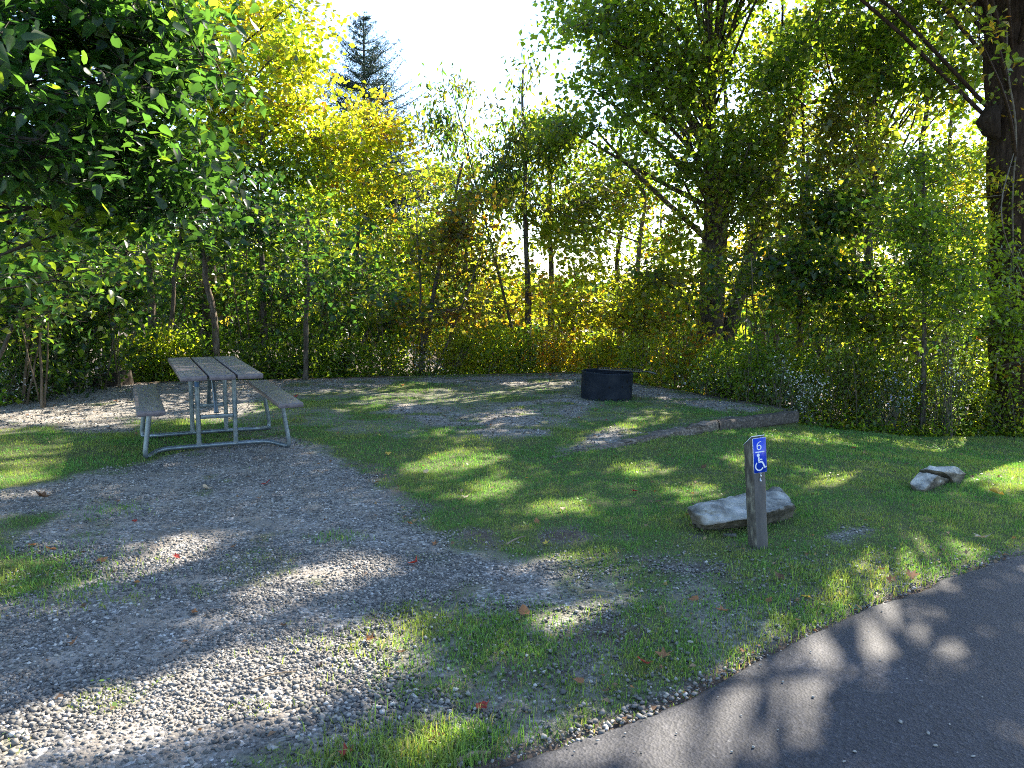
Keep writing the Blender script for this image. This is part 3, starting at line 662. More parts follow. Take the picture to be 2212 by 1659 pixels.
# ------------------------------------------------------------------ rocks, stump
def rock(points, name, label, seedv, amp=.008, tint=(1, 1, 1), cuts=4, cat='rock'):
    bm = bmesh.new()
    for p in points: bm.verts.new(p)
    bmesh.ops.convex_hull(bm, input=bm.verts)
    bmesh.ops.triangulate(bm, faces=bm.faces)
    for _ in range(cuts):
        es = [e for e in bm.edges if e.calc_length() > .03]
        if es: bmesh.ops.subdivide_edges(bm, edges=es, cuts=1)
        bmesh.ops.triangulate(bm, faces=bm.faces)
    bm.normal_update()
    for v in bm.verts:
        x, y, z = v.co
        d = (fbm(np.array([x * 9 + z * 5]), np.array([y * 9 - z * 7]), seedv)[0] - .5) * 2 * amp + (vn(np.array([x * 45 + z * 30]), np.array([y * 45 - z * 33]), seedv + 3)[0] - .5) * amp * .5
        d += (abs(vn(np.array([x * 14 + z * 9]), np.array([y * 14 + z * 11]), seedv + 9)[0] - .5) - .25) * amp * 1.6
        d -= amp * .9 * float(sstep((vn(np.array([x * 5 + z * 22]), np.array([y * 6 + z * 26]), seedv + 5)[0] - .56) / .05))
        v.co += v.normal * d
    bm.normal_update()
    cen = sum((v.co for v in bm.verts), Vector()) / len(bm.verts); cen.z = min(v.co.z for v in bm.verts)
    for v in bm.verts: v.co -= cen
    me = bpy.data.meshes.new(name); bm.to_mesh(me); bm.free()
    ca = me.color_attributes.new('tint', 'FLOAT_COLOR', 'POINT'); co = np.zeros(len(me.vertices) * 3); me.vertices.foreach_get('co', co); co = co.reshape(-1, 3)
    nrm = np.zeros(len(me.vertices) * 3); me.vertices.foreach_get('normal', nrm); nrm = nrm.reshape(-1, 3)
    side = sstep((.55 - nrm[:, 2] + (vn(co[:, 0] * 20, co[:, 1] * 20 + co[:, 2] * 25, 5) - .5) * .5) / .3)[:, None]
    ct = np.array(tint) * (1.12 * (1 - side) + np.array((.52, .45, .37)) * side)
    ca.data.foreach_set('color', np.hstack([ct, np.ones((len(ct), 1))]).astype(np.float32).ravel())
    me.materials.append(M_ROCK); o = bpy.data.objects.new(name, me); COL.objects.link(o); o.location = cen
    return tag(o, label, cat)
def cz(x, y):       # crop-3 pixels to 2212 scale
    return ((2500 + x * 600 / 1914) / 3840 * 2212, (1600 + y * 600 / 1914) / 3840 * 2212)
def W(x, y, dist): return tuple(D(*cz(x, y), dist))
d0 = 4.60
def GZ(x, y, back, z=-.02): p = G(*cz(x, y)); return (p[0], p[1] + back, z)
rk = [W(262, 1005, d0 + .10), W(300, 1110, d0 + .06), W(385, 1100, d0 - .01), W(450, 1215, d0 - .04), W(655, 1190, d0 - .05), W(990, 1135, d0 - .02), W(1222, 1060, d0 + .07), W(1522, 940, d0 + .26), W(1530, 1000, d0 + .27), W(1500, 885, d0 + .36), W(1410, 795, d0 + .46), W(1265, 752, d0 + .50), W(1100, 800, d0 + .46), W(980, 822, d0 + .44), W(700, 875, d0 + .37), W(330, 965, d0 + .22), W(480, 972, d0 + .04)]
rk += [GZ(360, 1250, .10), GZ(480, 1290, .12), GZ(700, 1290, .14), GZ(1000, 1265, .12), GZ(1225, 1190, .08), GZ(1510, 1060, .06), (rk[9][0] - .02, rk[9][1], -.05), (rk[11][0], rk[11][1], -.05), (rk[14][0], rk[14][1], -.05), (rk[15][0] + .03, rk[15][1] + .02, -.05)]
rk = [(a, b, c + (.018 if c > 0 else 0)) for a, b, c in rk]
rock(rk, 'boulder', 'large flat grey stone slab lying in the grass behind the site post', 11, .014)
def cy2(x, y): return ((3300 + x * 540 / 1991) / 3840 * 2212, (1650 + y * 540 / 1991) / 3840 * 2212)
def W2(x, y, z): return tuple(G(*cy2(x, y), z))
r2 = MB()
ra = [W2(410, 600, .03), W2(520, 690, .0), W2(600, 690, .01), W2(760, 640, .0), W2(890, 560, .02), W2(960, 540, .02), W2(650, 440, .10), W2(540, 430, .09), W2(480, 500, .05), W2(800, 480, .085), (W2(650, 440, .1)[0], W2(650, 440, .1)[1] + .05, -.1), (*W2(520, 680, .0)[:2], -.1), (*W2(880, 560, .0)[:2], -.1)]
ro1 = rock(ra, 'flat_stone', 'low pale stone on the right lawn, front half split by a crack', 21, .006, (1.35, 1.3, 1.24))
rb = [W2(530, 410, .085), W2(680, 360, .115), W2(1060, 362, .10), W2(1195, 470, .03), W2(1120, 540, .0), W2(1010, 556, .0), W2(960, 500, .055), W2(870, 440, .10), W2(640, 400, .115), (*W2(700, 340, .1)[:2], -.1), (*W2(1060, 362, .1)[:2], -.1), (*W2(1120, 530, .0)[:2], -.1)]
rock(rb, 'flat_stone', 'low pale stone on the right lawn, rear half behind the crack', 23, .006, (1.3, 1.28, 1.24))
sc_ = G(*cz(750, 1325))
rock([(sc_[0] + x, sc_[1] + y, z + .0) for x, y, z in ((-.04, 0, .0), (.05, 0, .0), (.05, .03, .018), (-.03, .035, .018), (-.035, .0, .015), (.045, 0, .014), (.05, .05, 0), (-.04, .05, 0))], 'small_stone', 'small flat stone in bare soil in front of the large slab', 27, .003, (.6, .58, .55), 2, 'stone')
st0 = G(226, 835); SB = (st0[0], st0[1] + .2, -.06)
ST = thing('tree_stump', SB, 'dark sawn tree stump with fallen leaves behind the left bench', 'stump')
m = MB(); K = 28; V = []
for k, (z, s_) in enumerate(((-.1, 1.35), (0, 1.2), (.06, 1.06), (.16, 1.0), (.25, .98))):
    for i in range(K):
        t = 2 * math.pi * i / K; r = .24 * s_ * (1 + .10 * math.sin(5 * t) * (1.5 - z * 3) + .06 * (random.random() - .5))
        V.append((math.cos(t) * r * 1.15, math.sin(t) * r, z + (.035 * math.cos(t) if k == 4 else 0)))
i = np.arange(4)[:, None] * K; j = np.arange(K)[None]
m.add(V, np.stack([i + j, i + (j + 1) % K, i + K + (j + 1) % K, i + K + j], -1).reshape(-1, 4), (.45, .42, .4)); m.build('stump_bark', M_BARK, ST, local=True)
m = MB(); top = [tuple(np.array(v) + (0, 0, .002)) for v in V[-K:]]; m.add(top + [(0, 0, .254)], [(k, (k + 1) % K, K) for k in range(K)], (.8, .7, .6)); m.build('cut_face', M_TIMBER, ST, local=True)

# ------------------------------------------------------------------ foliage
GRN = [(.050, .10, .022), (.070, .122, .026), (.038, .078, .022), (.105, .150, .026), (.145, .172, .028)]
YG = [(.12, .18, .025), (.09, .155, .022), (.15, .20, .03)]
YEL = [(.24, .245, .028), (.19, .225, .028), (.31, .27, .035)]
ORG = [(.34, .15, .03), (.40, .20, .03), (.28, .08, .03)]
OLV = [(.085, .085, .028), (.12, .095, .03), (.07, .08, .025), (.14, .14, .03)]
DKG = [(.020, .055, .026), (.026, .065, .030), (.018, .045, .022)]
def pal(*pw): return pw
def pick(n, pw):
    W_ = np.array([w for p, w in pw], float); W_ /= W_.sum(); k = rng.choice(len(pw), n, p=W_)
    out = np.zeros((n, 3))
    for i, (p, w) in enumerate(pw):
        s = k == i; a = np.array(p); out[s] = a[rng.integers(0, len(a), s.sum())]
    return out * rng.uniform(.72, 1.3, (n, 1))
# ground patches lit on purpose: leaves on their sun rays are removed
OPEN = [[(-50, 1659), (200, 1659), (430, 1580), (640, 1510), (870, 1420), (920, 1345), (700, 1385), (400, 1480), (150, 1555), (-50, 1610)],
 [(510, 1300), (640, 1248), (800, 1190), (820, 1225), (640, 1295), (520, 1325)], [(190, 1232), (300, 1195), (400, 1172), (380, 1212), (250, 1245)],
 [(-20, 905), (200, 870), (560, 832), (600, 850), (400, 884), (100, 915)], [(380, 915), (470, 880), (560, 870), (540, 890), (450, 920)],
 [(720, 890), (820, 850), (950, 838), (1010, 850), (880, 884)], [(950, 876), (1060, 848), (1200, 838), (1160, 858), (1020, 882)], [(620, 852), (760, 832), (950, 826), (800, 850)], [(1080, 830), (1230, 818), (1240, 832), (1120, 842)],
 [(870, 1018), (900, 1000), (1000, 962), (1100, 985), (1010, 1012)], [(970, 1075), (1060, 1035), (1110, 1055), (1020, 1085)], [(1200, 960), (1330, 930), (1400, 945), (1270, 985)],
 [(1330, 905), (1440, 878), (1500, 898), (1390, 918)], [(1250, 938), (1380, 908), (1400, 925), (1290, 950)], [(1400, 855), (1540, 862), (1560, 878), (1440, 872)], [(1440, 1075), (1520, 1040), (1540, 1060), (1480, 1090)],
 [(1620, 925), (1720, 900), (1810, 893), (1860, 925), (1700, 942)], [(1560, 975), (1640, 960), (1680, 980), (1590, 1000)],
 [(1680, 1160), (1780, 1078), (1900, 1040), (2000, 985), (2150, 950), (2230, 952), (2230, 980), (2080, 1005), (1990, 1045), (1900, 1110), (1800, 1160)], [(1770, 1030), (1900, 990), (1920, 1010), (1800, 1040)],
 [(1480, 1425), (1640, 1330), (1760, 1270), (1790, 1215), (1960, 1170), (2070, 1185), (2000, 1265), (1850, 1330), (1700, 1385), (1560, 1455)],
 [(1170, 1355), (1290, 1315), (1410, 1322), (1390, 1385), (1230, 1400)], [(840, 1659), (900, 1590), (1010, 1595), (1070, 1640), (1000, 1680)],
 [(1100, 1680), (1260, 1600), (1420, 1530), (1520, 1560), (1490, 1680)], [(1560, 1640), (1600, 1530), (1690, 1500), (1730, 1560), (1660, 1650)], [(1700, 1450), (1830, 1355), (1910, 1305), (1960, 1330), (1860, 1425), (1760, 1470)],
 [(-20, 1050), (30, 965), (110, 965), (70, 1040)], [(1130, 1230), (1250, 1200), (1330, 1215), (1210, 1250)], [(1000, 895), (1120, 880), (1160, 895), (1040, 912)], [(880, 935), (960, 925), (990, 940), (900, 950)], [(1480, 925), (1560, 912), (1600, 925), (1510, 942)], [(1330, 1010), (1420, 1000), (1440, 1020), (1350, 1030)], [(1120, 1095), (1230, 1080), (1250, 1100), (1150, 1115)], [(2160, 1000), (2230, 985), (2240, 1040), (2180, 1050)]]
SOLID = [[(1500, 1000), (2212, 1000), (2212, 1660), (1500, 1660)]]
LIT_PATCHES_W = [[tuple(G(*q)[:2]) for q in p] for p in OPEN]
UNDER = [[(-4.2, 13.0), (-1, 14.2), (1.5, 14.3), (3.0, 12.2), (4.2, 10.4), (5.2, 11.2), (3.6, 14.5), (1.5, 16.8), (-2, 16.6), (-5, 14.8)], [(-7.5, 11.4), (-5, 12.2), (-5, 14.2), (-7.5, 13.6)], [(5.0, 10.5), (6.6, 10.2), (6.8, 13), (5.4, 13)]]  # undergrowth areas kept lit the same way, by removing leaves overhead
OB = [(min(a for a, b in p), max(a for a, b in p), min(b for a, b in p), max(b for a, b in p)) for p in LIT_PATCHES_W]
SD = np.array(SDIR)
def sun_cut(P, pr=.985, mg=.07):                             # True where a leaf would shade a patch kept lit
    Q = P[:, :2] - SD[None, :2] * (P[:, 2:3] / SD[2]); m = np.zeros(len(P), bool)
    wx = (vn(Q[:, 0] * 2.3, Q[:, 1] * 2.3, 201) - .5) * .16 + (vn(Q[:, 0] * 8, Q[:, 1] * 8, 203) - .5) * .12
    for p, (x0, x1, y0, y1) in zip(LIT_PATCHES_W, OB):
        k = np.where((Q[:, 0] > x0 - .3) & (Q[:, 0] < x1 + .3) & (Q[:, 1] > y0 - .3) & (Q[:, 1] < y1 + .3))[0]
        if len(k): m[k] |= polyd(p, Q[k, 0], Q[k, 1]) + wx[k] + mg > 0
    U = P[:, :2] - SD[None, :2] * ((P[:, 2:3] - .8) / SD[2]); nz = vn(U[:, 0] * 1.5, U[:, 1] * 1.5, 207)
    for p in UNDER:
        k = np.where((P[:, 2] > 1.9) & (nz > .40) & (U[:, 0] > -8) & (U[:, 0] < 7) & (U[:, 1] > 10) & (U[:, 1] < 17))[0]
        if len(k): m[k] |= polyd(p, U[k, 0], U[k, 1]) > 0
    low = (P[:, 2] < 1.2 + P[:, 1] * .375) & (np.abs(P[:, 0]) < P[:, 1] * .7)
    return m & (P[:, 2] > .9) & (rng.random(len(P)) < np.where(low, pr * np.where(Q[:, 1] > 8, .86, .68), pr))
def leaves(mb, P, L, Wd, C, up=.9, rnd=.8, droop=.25, big=False):
    keep = ~sun_cut(P); P = P[keep]; C = C[keep]
    n = len(P); L = float(L) * rng.uniform(.65, 1.25, n); Wd = L * Wd
    N = rng.normal(size=(n, 3)) * rnd + np.array((0, 0, up)); N /= np.linalg.norm(N, axis=1)[:, None]
    A = rng.normal(size=(n, 3)); A[:, 2] -= droop * 3; A -= N * (A * N).sum(1)[:, None]; A /= np.linalg.norm(A, axis=1)[:, None] + 1e-9
    S = np.cross(N, A); L_ = L[:, None]; W_ = Wd[:, None]
    if big:      # pointed heart-shaped leaf folded on the midrib, 8 vertices
        mid = [(0, 0, 0), (.35, 0, -.03), (.7, 0, -.05), (1.08, 0, -.16)]
        side = [(.02, .34, .05), (.30, .52, .07), (.68, .33, .02)]
        def q(a, b, c): return P + A * L_ * a + S * W_ * b + N * L_ * c
        V = [q(*p) for p in mid] + [q(*p) for p in side] + [q(p[0], -p[1], p[2]) for p in side]
        V = np.stack(V, 1).reshape(-1, 3); k = np.arange(n)[:, None, None] * 10
        f3 = np.array([[2, 3, 6], [2, 9, 3]]); f4 = np.array([[0, 1, 5, 4], [1, 2, 6, 5], [0, 7, 8, 1], [1, 8, 9, 2]])
        b = mb.n; mb.add(V, (k + f4[None]).reshape(-1, 4), np.repeat(C, 10, 0)); mb.f.append((k + f3[None]).reshape(-1, 3) + b)
    else:
        V = np.stack([P, P + A * L_ * .45 + S * W_ * .5 + N * L_ * .10, P + A * L_ - N * L_ * .12, P + A * L_ * .45 - S * W_ * .5 + N * L_ * .10], 1).reshape(-1, 3)
        k = np.arange(n)[:, None, None] * 4
        mb.add(V, (k + np.array([[0, 1, 2], [0, 2, 3]])[None]).reshape(-1, 3), np.repeat(C, 4, 0))
def spray_leaves(mb, c, n, r, L, Wd, palette, flat=.35, big=False, up=.9, rnd=.8, droop=.25):
    """c: spray centres (k,3), n leaves each"""
    k = len(c); tilt = rng.normal(size=(k, 2)) * .35
    o = rng.normal(size=(k, n, 3)) * r * .62; o[:, :, 2] = o[:, :, 2] * flat + o[:, :, 0] * tilt[:, :1] + o[:, :, 1] * tilt[:, 1:]
    P = (c[:, None] + o).reshape(-1, 3); C = pick(len(P), palette)
    base = pick(k, palette); C = C * .45 + np.repeat(base, n, 0) * .55
    leaves(mb, P, L, Wd, C, up, rnd, droop, big)
def trunkpath(base, top, n=9, wob=.12):
    t = np.linspace(0, 1, n)[:, None]; base = np.array(base, float); top = np.array(top, float)
    p = base * (1 - t) + top * t; w = rng.normal(size=(n, 3)) * wob; w[0] = 0; w[:, 2] = 0
    w = np.cumsum(w, 0) * .5; w -= w[-1] * t; return p + w
def along(path, z):
    zs = path[:, 2]; z = np.clip(z, zs[0], zs[-1])
    return np.array([np.interp(z, zs, path[:, 0]), np.interp(z, zs, path[:, 1]), z])
def tree(label, base, top, r0, lobes, leaf=.085, wd=.78, per=26, sr=.34, palette=None, name='tree', cat='tree', group=None, r1=.02, wob=.10, bark=(1, 1, 1), limb=.35, shade_sprays=None, big=False, flat=.35, clump=9, up=.9, rnd=.8, rise=.45, droop=.25, trunks=None):
    base = np.array(base, float); root = thing(name, tuple(base), label, cat, group)
    if not big: leaf *= 1.22; per = int(per * .72)
    tb = MB(); lb = MB(); paths = []
    for k, (b, t, ra, rb) in enumerate(([(base, top, r0, r1)] + list(trunks or []))):
        b = np.array(b, float); p = trunkpath(b, t, 11, wob * min(1, ra * 12))
        rr = ra + (rb - ra) * np.linspace(0, 1, 11) ** .85; rr[0] *= 1.35
        q = smoothp(p, 1); rr = np.interp(np.linspace(0, 1, len(q)), np.linspace(0, 1, 11), rr)
        rr = rr * (1 + .05 * rng.normal(size=len(q)))
        tb.tube(q, rr, 12 if ra > .12 else 7, bark); paths.append(p)
    for lo in lobes:
        c, ra, ns = np.array(lo[0], float), np.array(lo[1], float), int(lo[2]); kk = lo[3] if len(lo) > 3 else palette; ti = lo[4] if len(lo) > 4 else 0
        K = max(1, ns // clump)
        u = rng.normal(size=(K, 3)); u /= np.linalg.norm(u, axis=1)[:, None]; cl = c + u * ra * (rng.random((K, 1)) ** .45)
        path = paths[ti]
        dist = np.linalg.norm(cl[:, :2] - along(path, c[2])[:2], axis=1)
        hid = sun_cut(cl, 1, .12)
        for q, dd_, hh_ in zip(cl, dist, hid):
            if hh_: continue
            z0 = q[2] - max(.15, dd_ * rise * rng.uniform(.7, 1.4)); a = along(path, z0)
            mid = a * .45 + q * .55 + np.array((0, 0, .10 * dd_)) + rng.normal(size=3) * .05 * dd_
            Lr = r0 * limb * np.clip(dd_ / 3, .25, 1)
            tb.tube(smoothp([a, mid, q], 2), [max(Lr, .007), .005], 5, bark, cap=False)
        g = rng.integers(0, K, ns); sp = cl[g] + rng.normal(size=(ns, 3)) * ra / (K ** .33) * np.array((.62, .62, .50))
        tb.sticks(cl[g], sp, .006, .0025, bark)
        e = sp[:, None] + rng.normal(size=(ns, 3, 3)) * sr * np.array((.6, .6, .25)); tb.sticks(np.repeat(sp, 3, 0), e.reshape(-1, 3), .003, .0012, bark)
        spray_leaves(lb, sp, per, sr, leaf, wd, kk, flat, big, up, rnd, droop)
    if shade_sprays is not None and len(shade_sprays):  # unseen sprays hung on the trunk to shade the ground
        path = paths[0]; K = max(2, len(shade_sprays) // 9); cen = shade_sprays[rng.integers(0, len(shade_sprays), K)]
        g = np.argmin(np.linalg.norm(shade_sprays[:, None] - cen[None], axis=2), 1)
        for q in cen:
            dd_ = np.linalg.norm(q[:2] - along(path, q[2])[:2]); a = along(path, q[2] - dd_ * .5)
            tb.tube(smoothp([a, a * .4 + q * .6 + np.array((0, 0, .12 * dd_)), q], 2), [.035, .008], 5, bark, cap=False)
        tb.sticks(cen[g], shade_sprays, .008, .003, bark)
        spray_leaves(lb, shade_sprays, 24, .42, .115, .8, palette, .35)
    t = tb.build('trunk', M_BARK, root, smooth=True); l = lb.build('crown', M_LEAF, root)
    return root
def LB(px, py, dist, rx, ry, rd, n, *r):     # a crown lobe measured in the photo: centre, radii, depth
    return (D(px, py, dist), (SZ(rx, dist), rd, SZ(ry, dist)), n, *r)
def gb(px, dist): x = D(px, 650, dist)[0]; return (x, dist, hz(x, dist) - .05)

# unseen leaf sprays added above the view along sun rays to shade the ground
TALL = [np.array(D(px, 600, d)[:2]) for px, d in ((1532, 15.2), (1905, 14.8), (2236, 11.0), (1690, 17.5), (1860, 17.5), (1560, 18.0))]
nq = 1900; qy = rng.uniform(1.6, 7.8, nq); qx = rng.uniform(-.72, .74, nq) * qy + rng.normal(size=nq) * .2
ptop = np.maximum(7.2, 0); tz = rng.uniform(0, 1.3, nq)
# smallest height that stays above the view: z = 1.9 + .40 * y with y = qy + z * cot(el) * cos(az)
kz = math.cos(SUN_AZ) / math.tan(SUN_EL); zmin = (1.9 + .40 * qy) / (1 - .40 * kz); pz = np.maximum(6.0, zmin) + tz
PZ = np.stack([qx + pz * math.sin(SUN_AZ) / math.tan(SUN_EL), qy + pz * kz, pz], 1)
dn = fbm(qx * .8, qy * .8, 301); PZ = PZ[(pz < 15) & ((rng.random(nq) < .30 + 1.2 * sstep((dn - .3) / .4)) | ((qx > .2) & (qy < 4.8)))]
PZ = PZ[~sun_cut(PZ, 1.0, .22)]
near_ = np.argmin(np.stack([np.linalg.norm(PZ[:, :2] - t, axis=1) for t in TALL]), 0)
SHADE_FILL = {k: PZ[near_ == k] for k in range(6)}
# 1 near tree on the left: big dark leaves
tree('near tree with large dark green leaves hanging into the upper left corner', (-6.4, 4.9, -.05), (-5.4, 5.0, 7.5), .15,
     [LB(120, 60, 5.0, 330, 190, 1.2, 135), LB(340, 140, 5.6, 150, 170, .8, 115), LB(60, 290, 5.0, 260, 130, .9, 95), LB(300, 310, 5.9, 150, 100, .6, 58), LB(340, 420, 6.3, 130, 80, .6, 26), LB(120, 430, 5.8, 180, 90, .6, 34), (D(-100, -350, 6), (2.4, 1.6, 1.3), 110),
      LB(170, 465, 5.4, 60, 30, .3, 5, pal((YG, 1))), LB(60, 520, 6.6, 190, 110, .8, 30)], leaf=.088, wd=.66, per=20, sr=.27, flat=.22, palette=pal((DKG, 5), ([(.030, .070, .022), (.04, .085, .024)], 3), (YG, .22)), big=True, bark=(.5, .5, .5), name='broadleaf_tree', limb=.13, clump=7, rnd=.65, droop=.35)
tree('small leafy tree low at the far left between near tree and woods', (-6.6, 8.6, -.05), (-6.2, 8.9, 4.4), .05,
     [LB(40, 500, 8.4, 170, 110, .7, 60), LB(170, 430, 8.8, 150, 80, .7, 44), LB(60, 650, 8.6, 130, 80, .6, 34), LB(220, 560, 9.2, 90, 70, .5, 20)], leaf=.085, wd=.7, per=24, sr=.28, palette=pal((GRN, 1.5), (DKG, 4), (YG, .8)), trunks=[((-6.4, 8.8, -.05), D(180, 420, 8.9), .03, .008)])
# 2 yellow-green maple, upper left
tree('tall yellow-green maple whose crown reaches the blue sky in the upper left', gb(440, 14.2), D(470, -260, 14.6), .14,
     [LB(470, 60, 14, 170, 150, 1.8, 150), LB(590, 120, 14, 90, 120, 1.4, 85), LB(500, 250, 14, 160, 100, 1.6, 90), LB(610, 230, 14, 75, 40, 1.0, 30), LB(440, -200, 15, 330, 200, 2.6, 110)], leaf=.10, per=34, sr=.40, palette=pal((YEL, 3), (YG, 3.5), (ORG, .4)), name='maple_tree')
# 3 spruce
def spruce(label, px, topy, dist, half_w, bot):
    x, y, _ = D(px, 600, dist); zt = D(px, topy, dist)[2]; zb = hz(x, y) - .3; root = thing('spruce_tree', (x, y, zb), label, 'spruce')
    tb = MB(); lb = MB(); tb.tube([(x, y, zb), (x, y, (zb + zt) / 2), (x, y, zt)], [.22, .12, .012], 8)
    z = zt - .12; H_ = zt - zb
    A, B, Cc = [], [], []
    while z > zb + bot:
        t = (zt - z) / H_; L = .12 + 4.3 * t ** .92 * half_w
        for q in range(7):
            a = rng.uniform(0, 6.28); l = L * rng.uniform(.5, 1.15); n = max(4, int(l / .12))
            s = np.linspace(0, 1, n); rise = l * (-.10 * s + .38 * s ** 2 * (1.3 - t)) + .22 * l * (1 - t * 2) * s
            P = np.stack([x + math.cos(a) * l * s, y + math.sin(a) * l * s, z + rise + l * .05 * rng.random()], 1)
            tb.tube(P, np.linspace(.022, .004, n) * (.5 + l / 2), 3, (.6, .6, .6), cap=False)
            for w in range(1, n):                # side shoots
                for sd in (-1, 1):
                    ll = (l * (1 - s[w]) * .42 + .10) * rng.uniform(.6, 1.2)
                    dr = np.array((math.cos(a + sd * .95), math.sin(a + sd * .95), rng.uniform(-.30, .25)))
                    k = max(2, int(ll / .07)); ss = np.linspace(.1, 1, k)[:, None]
                    A.append(P[w] + dr * ll * ss)
            A.append(P[1:])
        z -= rng.uniform(.22, .42) * (.55 + t)
    A = np.concatenate(A); A = np.repeat(A, 4, 0) + rng.normal(size=(len(A) * 4, 3)) * .018
    c = np.array((.030, .058, .045)) * rng.uniform(.6, 1.5, (len(A), 1))
    leaves(lb, A, .085, .16, c, .2, 1.2, .0)
    tb.build('trunk', M_BARK, root); lb.build('crown', M_NEEDLE, root); return root
spruce('blue-green spruce standing against the open sky behind the maples', 792, 34, 27, 1.55, 3.0)
# 4 yellow maple under the spruce
tree('small golden yellow maple directly below the spruce', gb(748, 15.2), D(800, 215, 15.0), .055,
     [LB(800, 290, 14.6, 90, 75, 1.0, 85), LB(800, 400, 14.6, 125, 90, 1.1, 110, pal((YEL, 3), (YG, 3), (ORG, .5))), LB(740, 510, 14.8, 110, 80, 1.0, 60, pal((YG, 3), (OLV, 1), (YEL, 1.5))), LB(700, 350, 15.4, 60, 90, .8, 40, pal((YG, 2), (YEL, 2)))], leaf=.085, per=30, sr=.33, palette=pal((YEL, 5), (YG, 2), (ORG, .7)), name='maple_tree', wob=.05)
# 5 dark dense green trees left
tree('leafy mid-green tree left of the golden maple', gb(560, 13.6), D(570, 260, 13.8), .07,
     [LB(560, 370, 13.6, 130, 90, 1.2, 110), LB(450, 420, 13.4, 130, 110, 1.1, 90), LB(640, 330, 14.2, 80, 60, .9, 40, pal((YG, 3), (YEL, 1))), LB(470, 310, 14, 110, 60, 1.0, 50, pal((YG, 3), (GRN, 1)))], leaf=.085, per=28, sr=.34, palette=pal((GRN, 3), (YG, 2)))
tree('dark shrubby tree with layered blue-green leaves right of the picnic table', gb(655, 12.4), D(660, 450, 12.2), .05,
     [LB(650, 500, 11.8, 120, 40, .6, 60), LB(680, 560, 11.6, 100, 40, .6, 50), LB(640, 610, 11.6, 110, 30, .6, 34), LB(700, 640, 11.8, 80, 35, .6, 26), LB(600, 440, 12, 90, 40, .6, 36)], leaf=.085, per=30, sr=.34, palette=pal((DKG, 5), (GRN, 1)), flat=.22)
# 6 olive and reddish maple
tree('olive and rust-tinged maple leaning to the right of the golden maple', gb(900, 14.0), D(1000, 350, 13.8), .06,
     [LB(960, 420, 13.8, 100, 70, .9, 75, pal((OLV, 3), (YG, 1.5), (ORG, 1))), LB(930, 530, 13.6, 120, 90, .9, 105), LB(1030, 560, 13.6, 70, 110, .8, 70), LB(900, 640, 13.5, 110, 60, .8, 50), LB(1060, 480, 14.0, 60, 80, .7, 35)], leaf=.08, per=28, sr=.31, palette=pal((OLV, 5), (DKG, 1.5), (GRN, 1), (YG, 1), (ORG, .8)), name='maple_tree', wob=.05,
     trunks=[(gb(915, 13.9), D(900, 470, 13.8), .035, .01), (gb(930, 13.9), D(1040, 540, 13.7), .03, .01)])
# 7 ash-like tree, centre
tree('slender tree with drooping pointed leaf clusters in the centre of the skyline', gb(1143, 15.4), D(1130, 150, 15.6), .085,
     [LB(975, 185, 15.4, 36, 36, .4, 9), LB(1000, 270, 15.4, 60, 50, .6, 34), LB(1150, 170, 15.4, 45, 45, .5, 26), LB(1120, 260, 15.4, 90, 45, .8, 60), LB(1080, 350, 15.2, 110, 70, .9, 110), LB(1180, 340, 15.2, 80, 90, .9, 110), LB(1020, 420, 15.2, 70, 50, .8, 24), LB(1110, 460, 15.2, 100, 50, .9, 30, pal((OLV, 1), (YG, 2)))], leaf=.125, wd=.34, per=30, sr=.30, palette=pal((GRN, 2), (DKG, 2), (OLV, 2)), name='ash_tree', droop=.9, up=.3, rnd=1, flat=.6, wob=.05, rise=.8,
     trunks=[(gb(1135, 15.5), D(975, 190, 15.4), .04, .008)])
# 8 thin maple behind the fire ring
tree('thin grey-barked maple with bright yellow low leaves behind the fire ring', gb(1378, 14.9), D(1370, 330, 14.9), .085,
     [LB(1330, 390, 14.8, 110, 60, 1.0, 60, pal((GRN, 2), (OLV, 1))), LB(1260, 440, 14.6, 90, 80, .8, 60, pal((OLV, 2), (YG, 1))), LB(1400, 470, 14.6, 100, 80, .8, 80), LB(1250, 540, 15, 90, 60, .8, 46, pal((YG, 2), (YEL, 2), (GRN, 1))), LB(1330, 570, 14.4, 90, 50, .7, 34), LB(1280, 670, 14.2, 70, 32, .6, 34, pal((YEL, 5), (YG, 1))), LB(1350, 640, 14.4, 110, 40, .7, 36, pal((YEL, 3), (YG, 2))), LB(1190, 620, 14.6, 60, 40, .6, 16, pal((YG, 1), (ORG, 1), (YEL, 2)))], leaf=.085, per=24, sr=.33, palette=pal((YG, 2), (GRN, 1), (YEL, 1), (ORG, .3)), name='maple_tree', bark=(1.5, 1.4, 1.3))
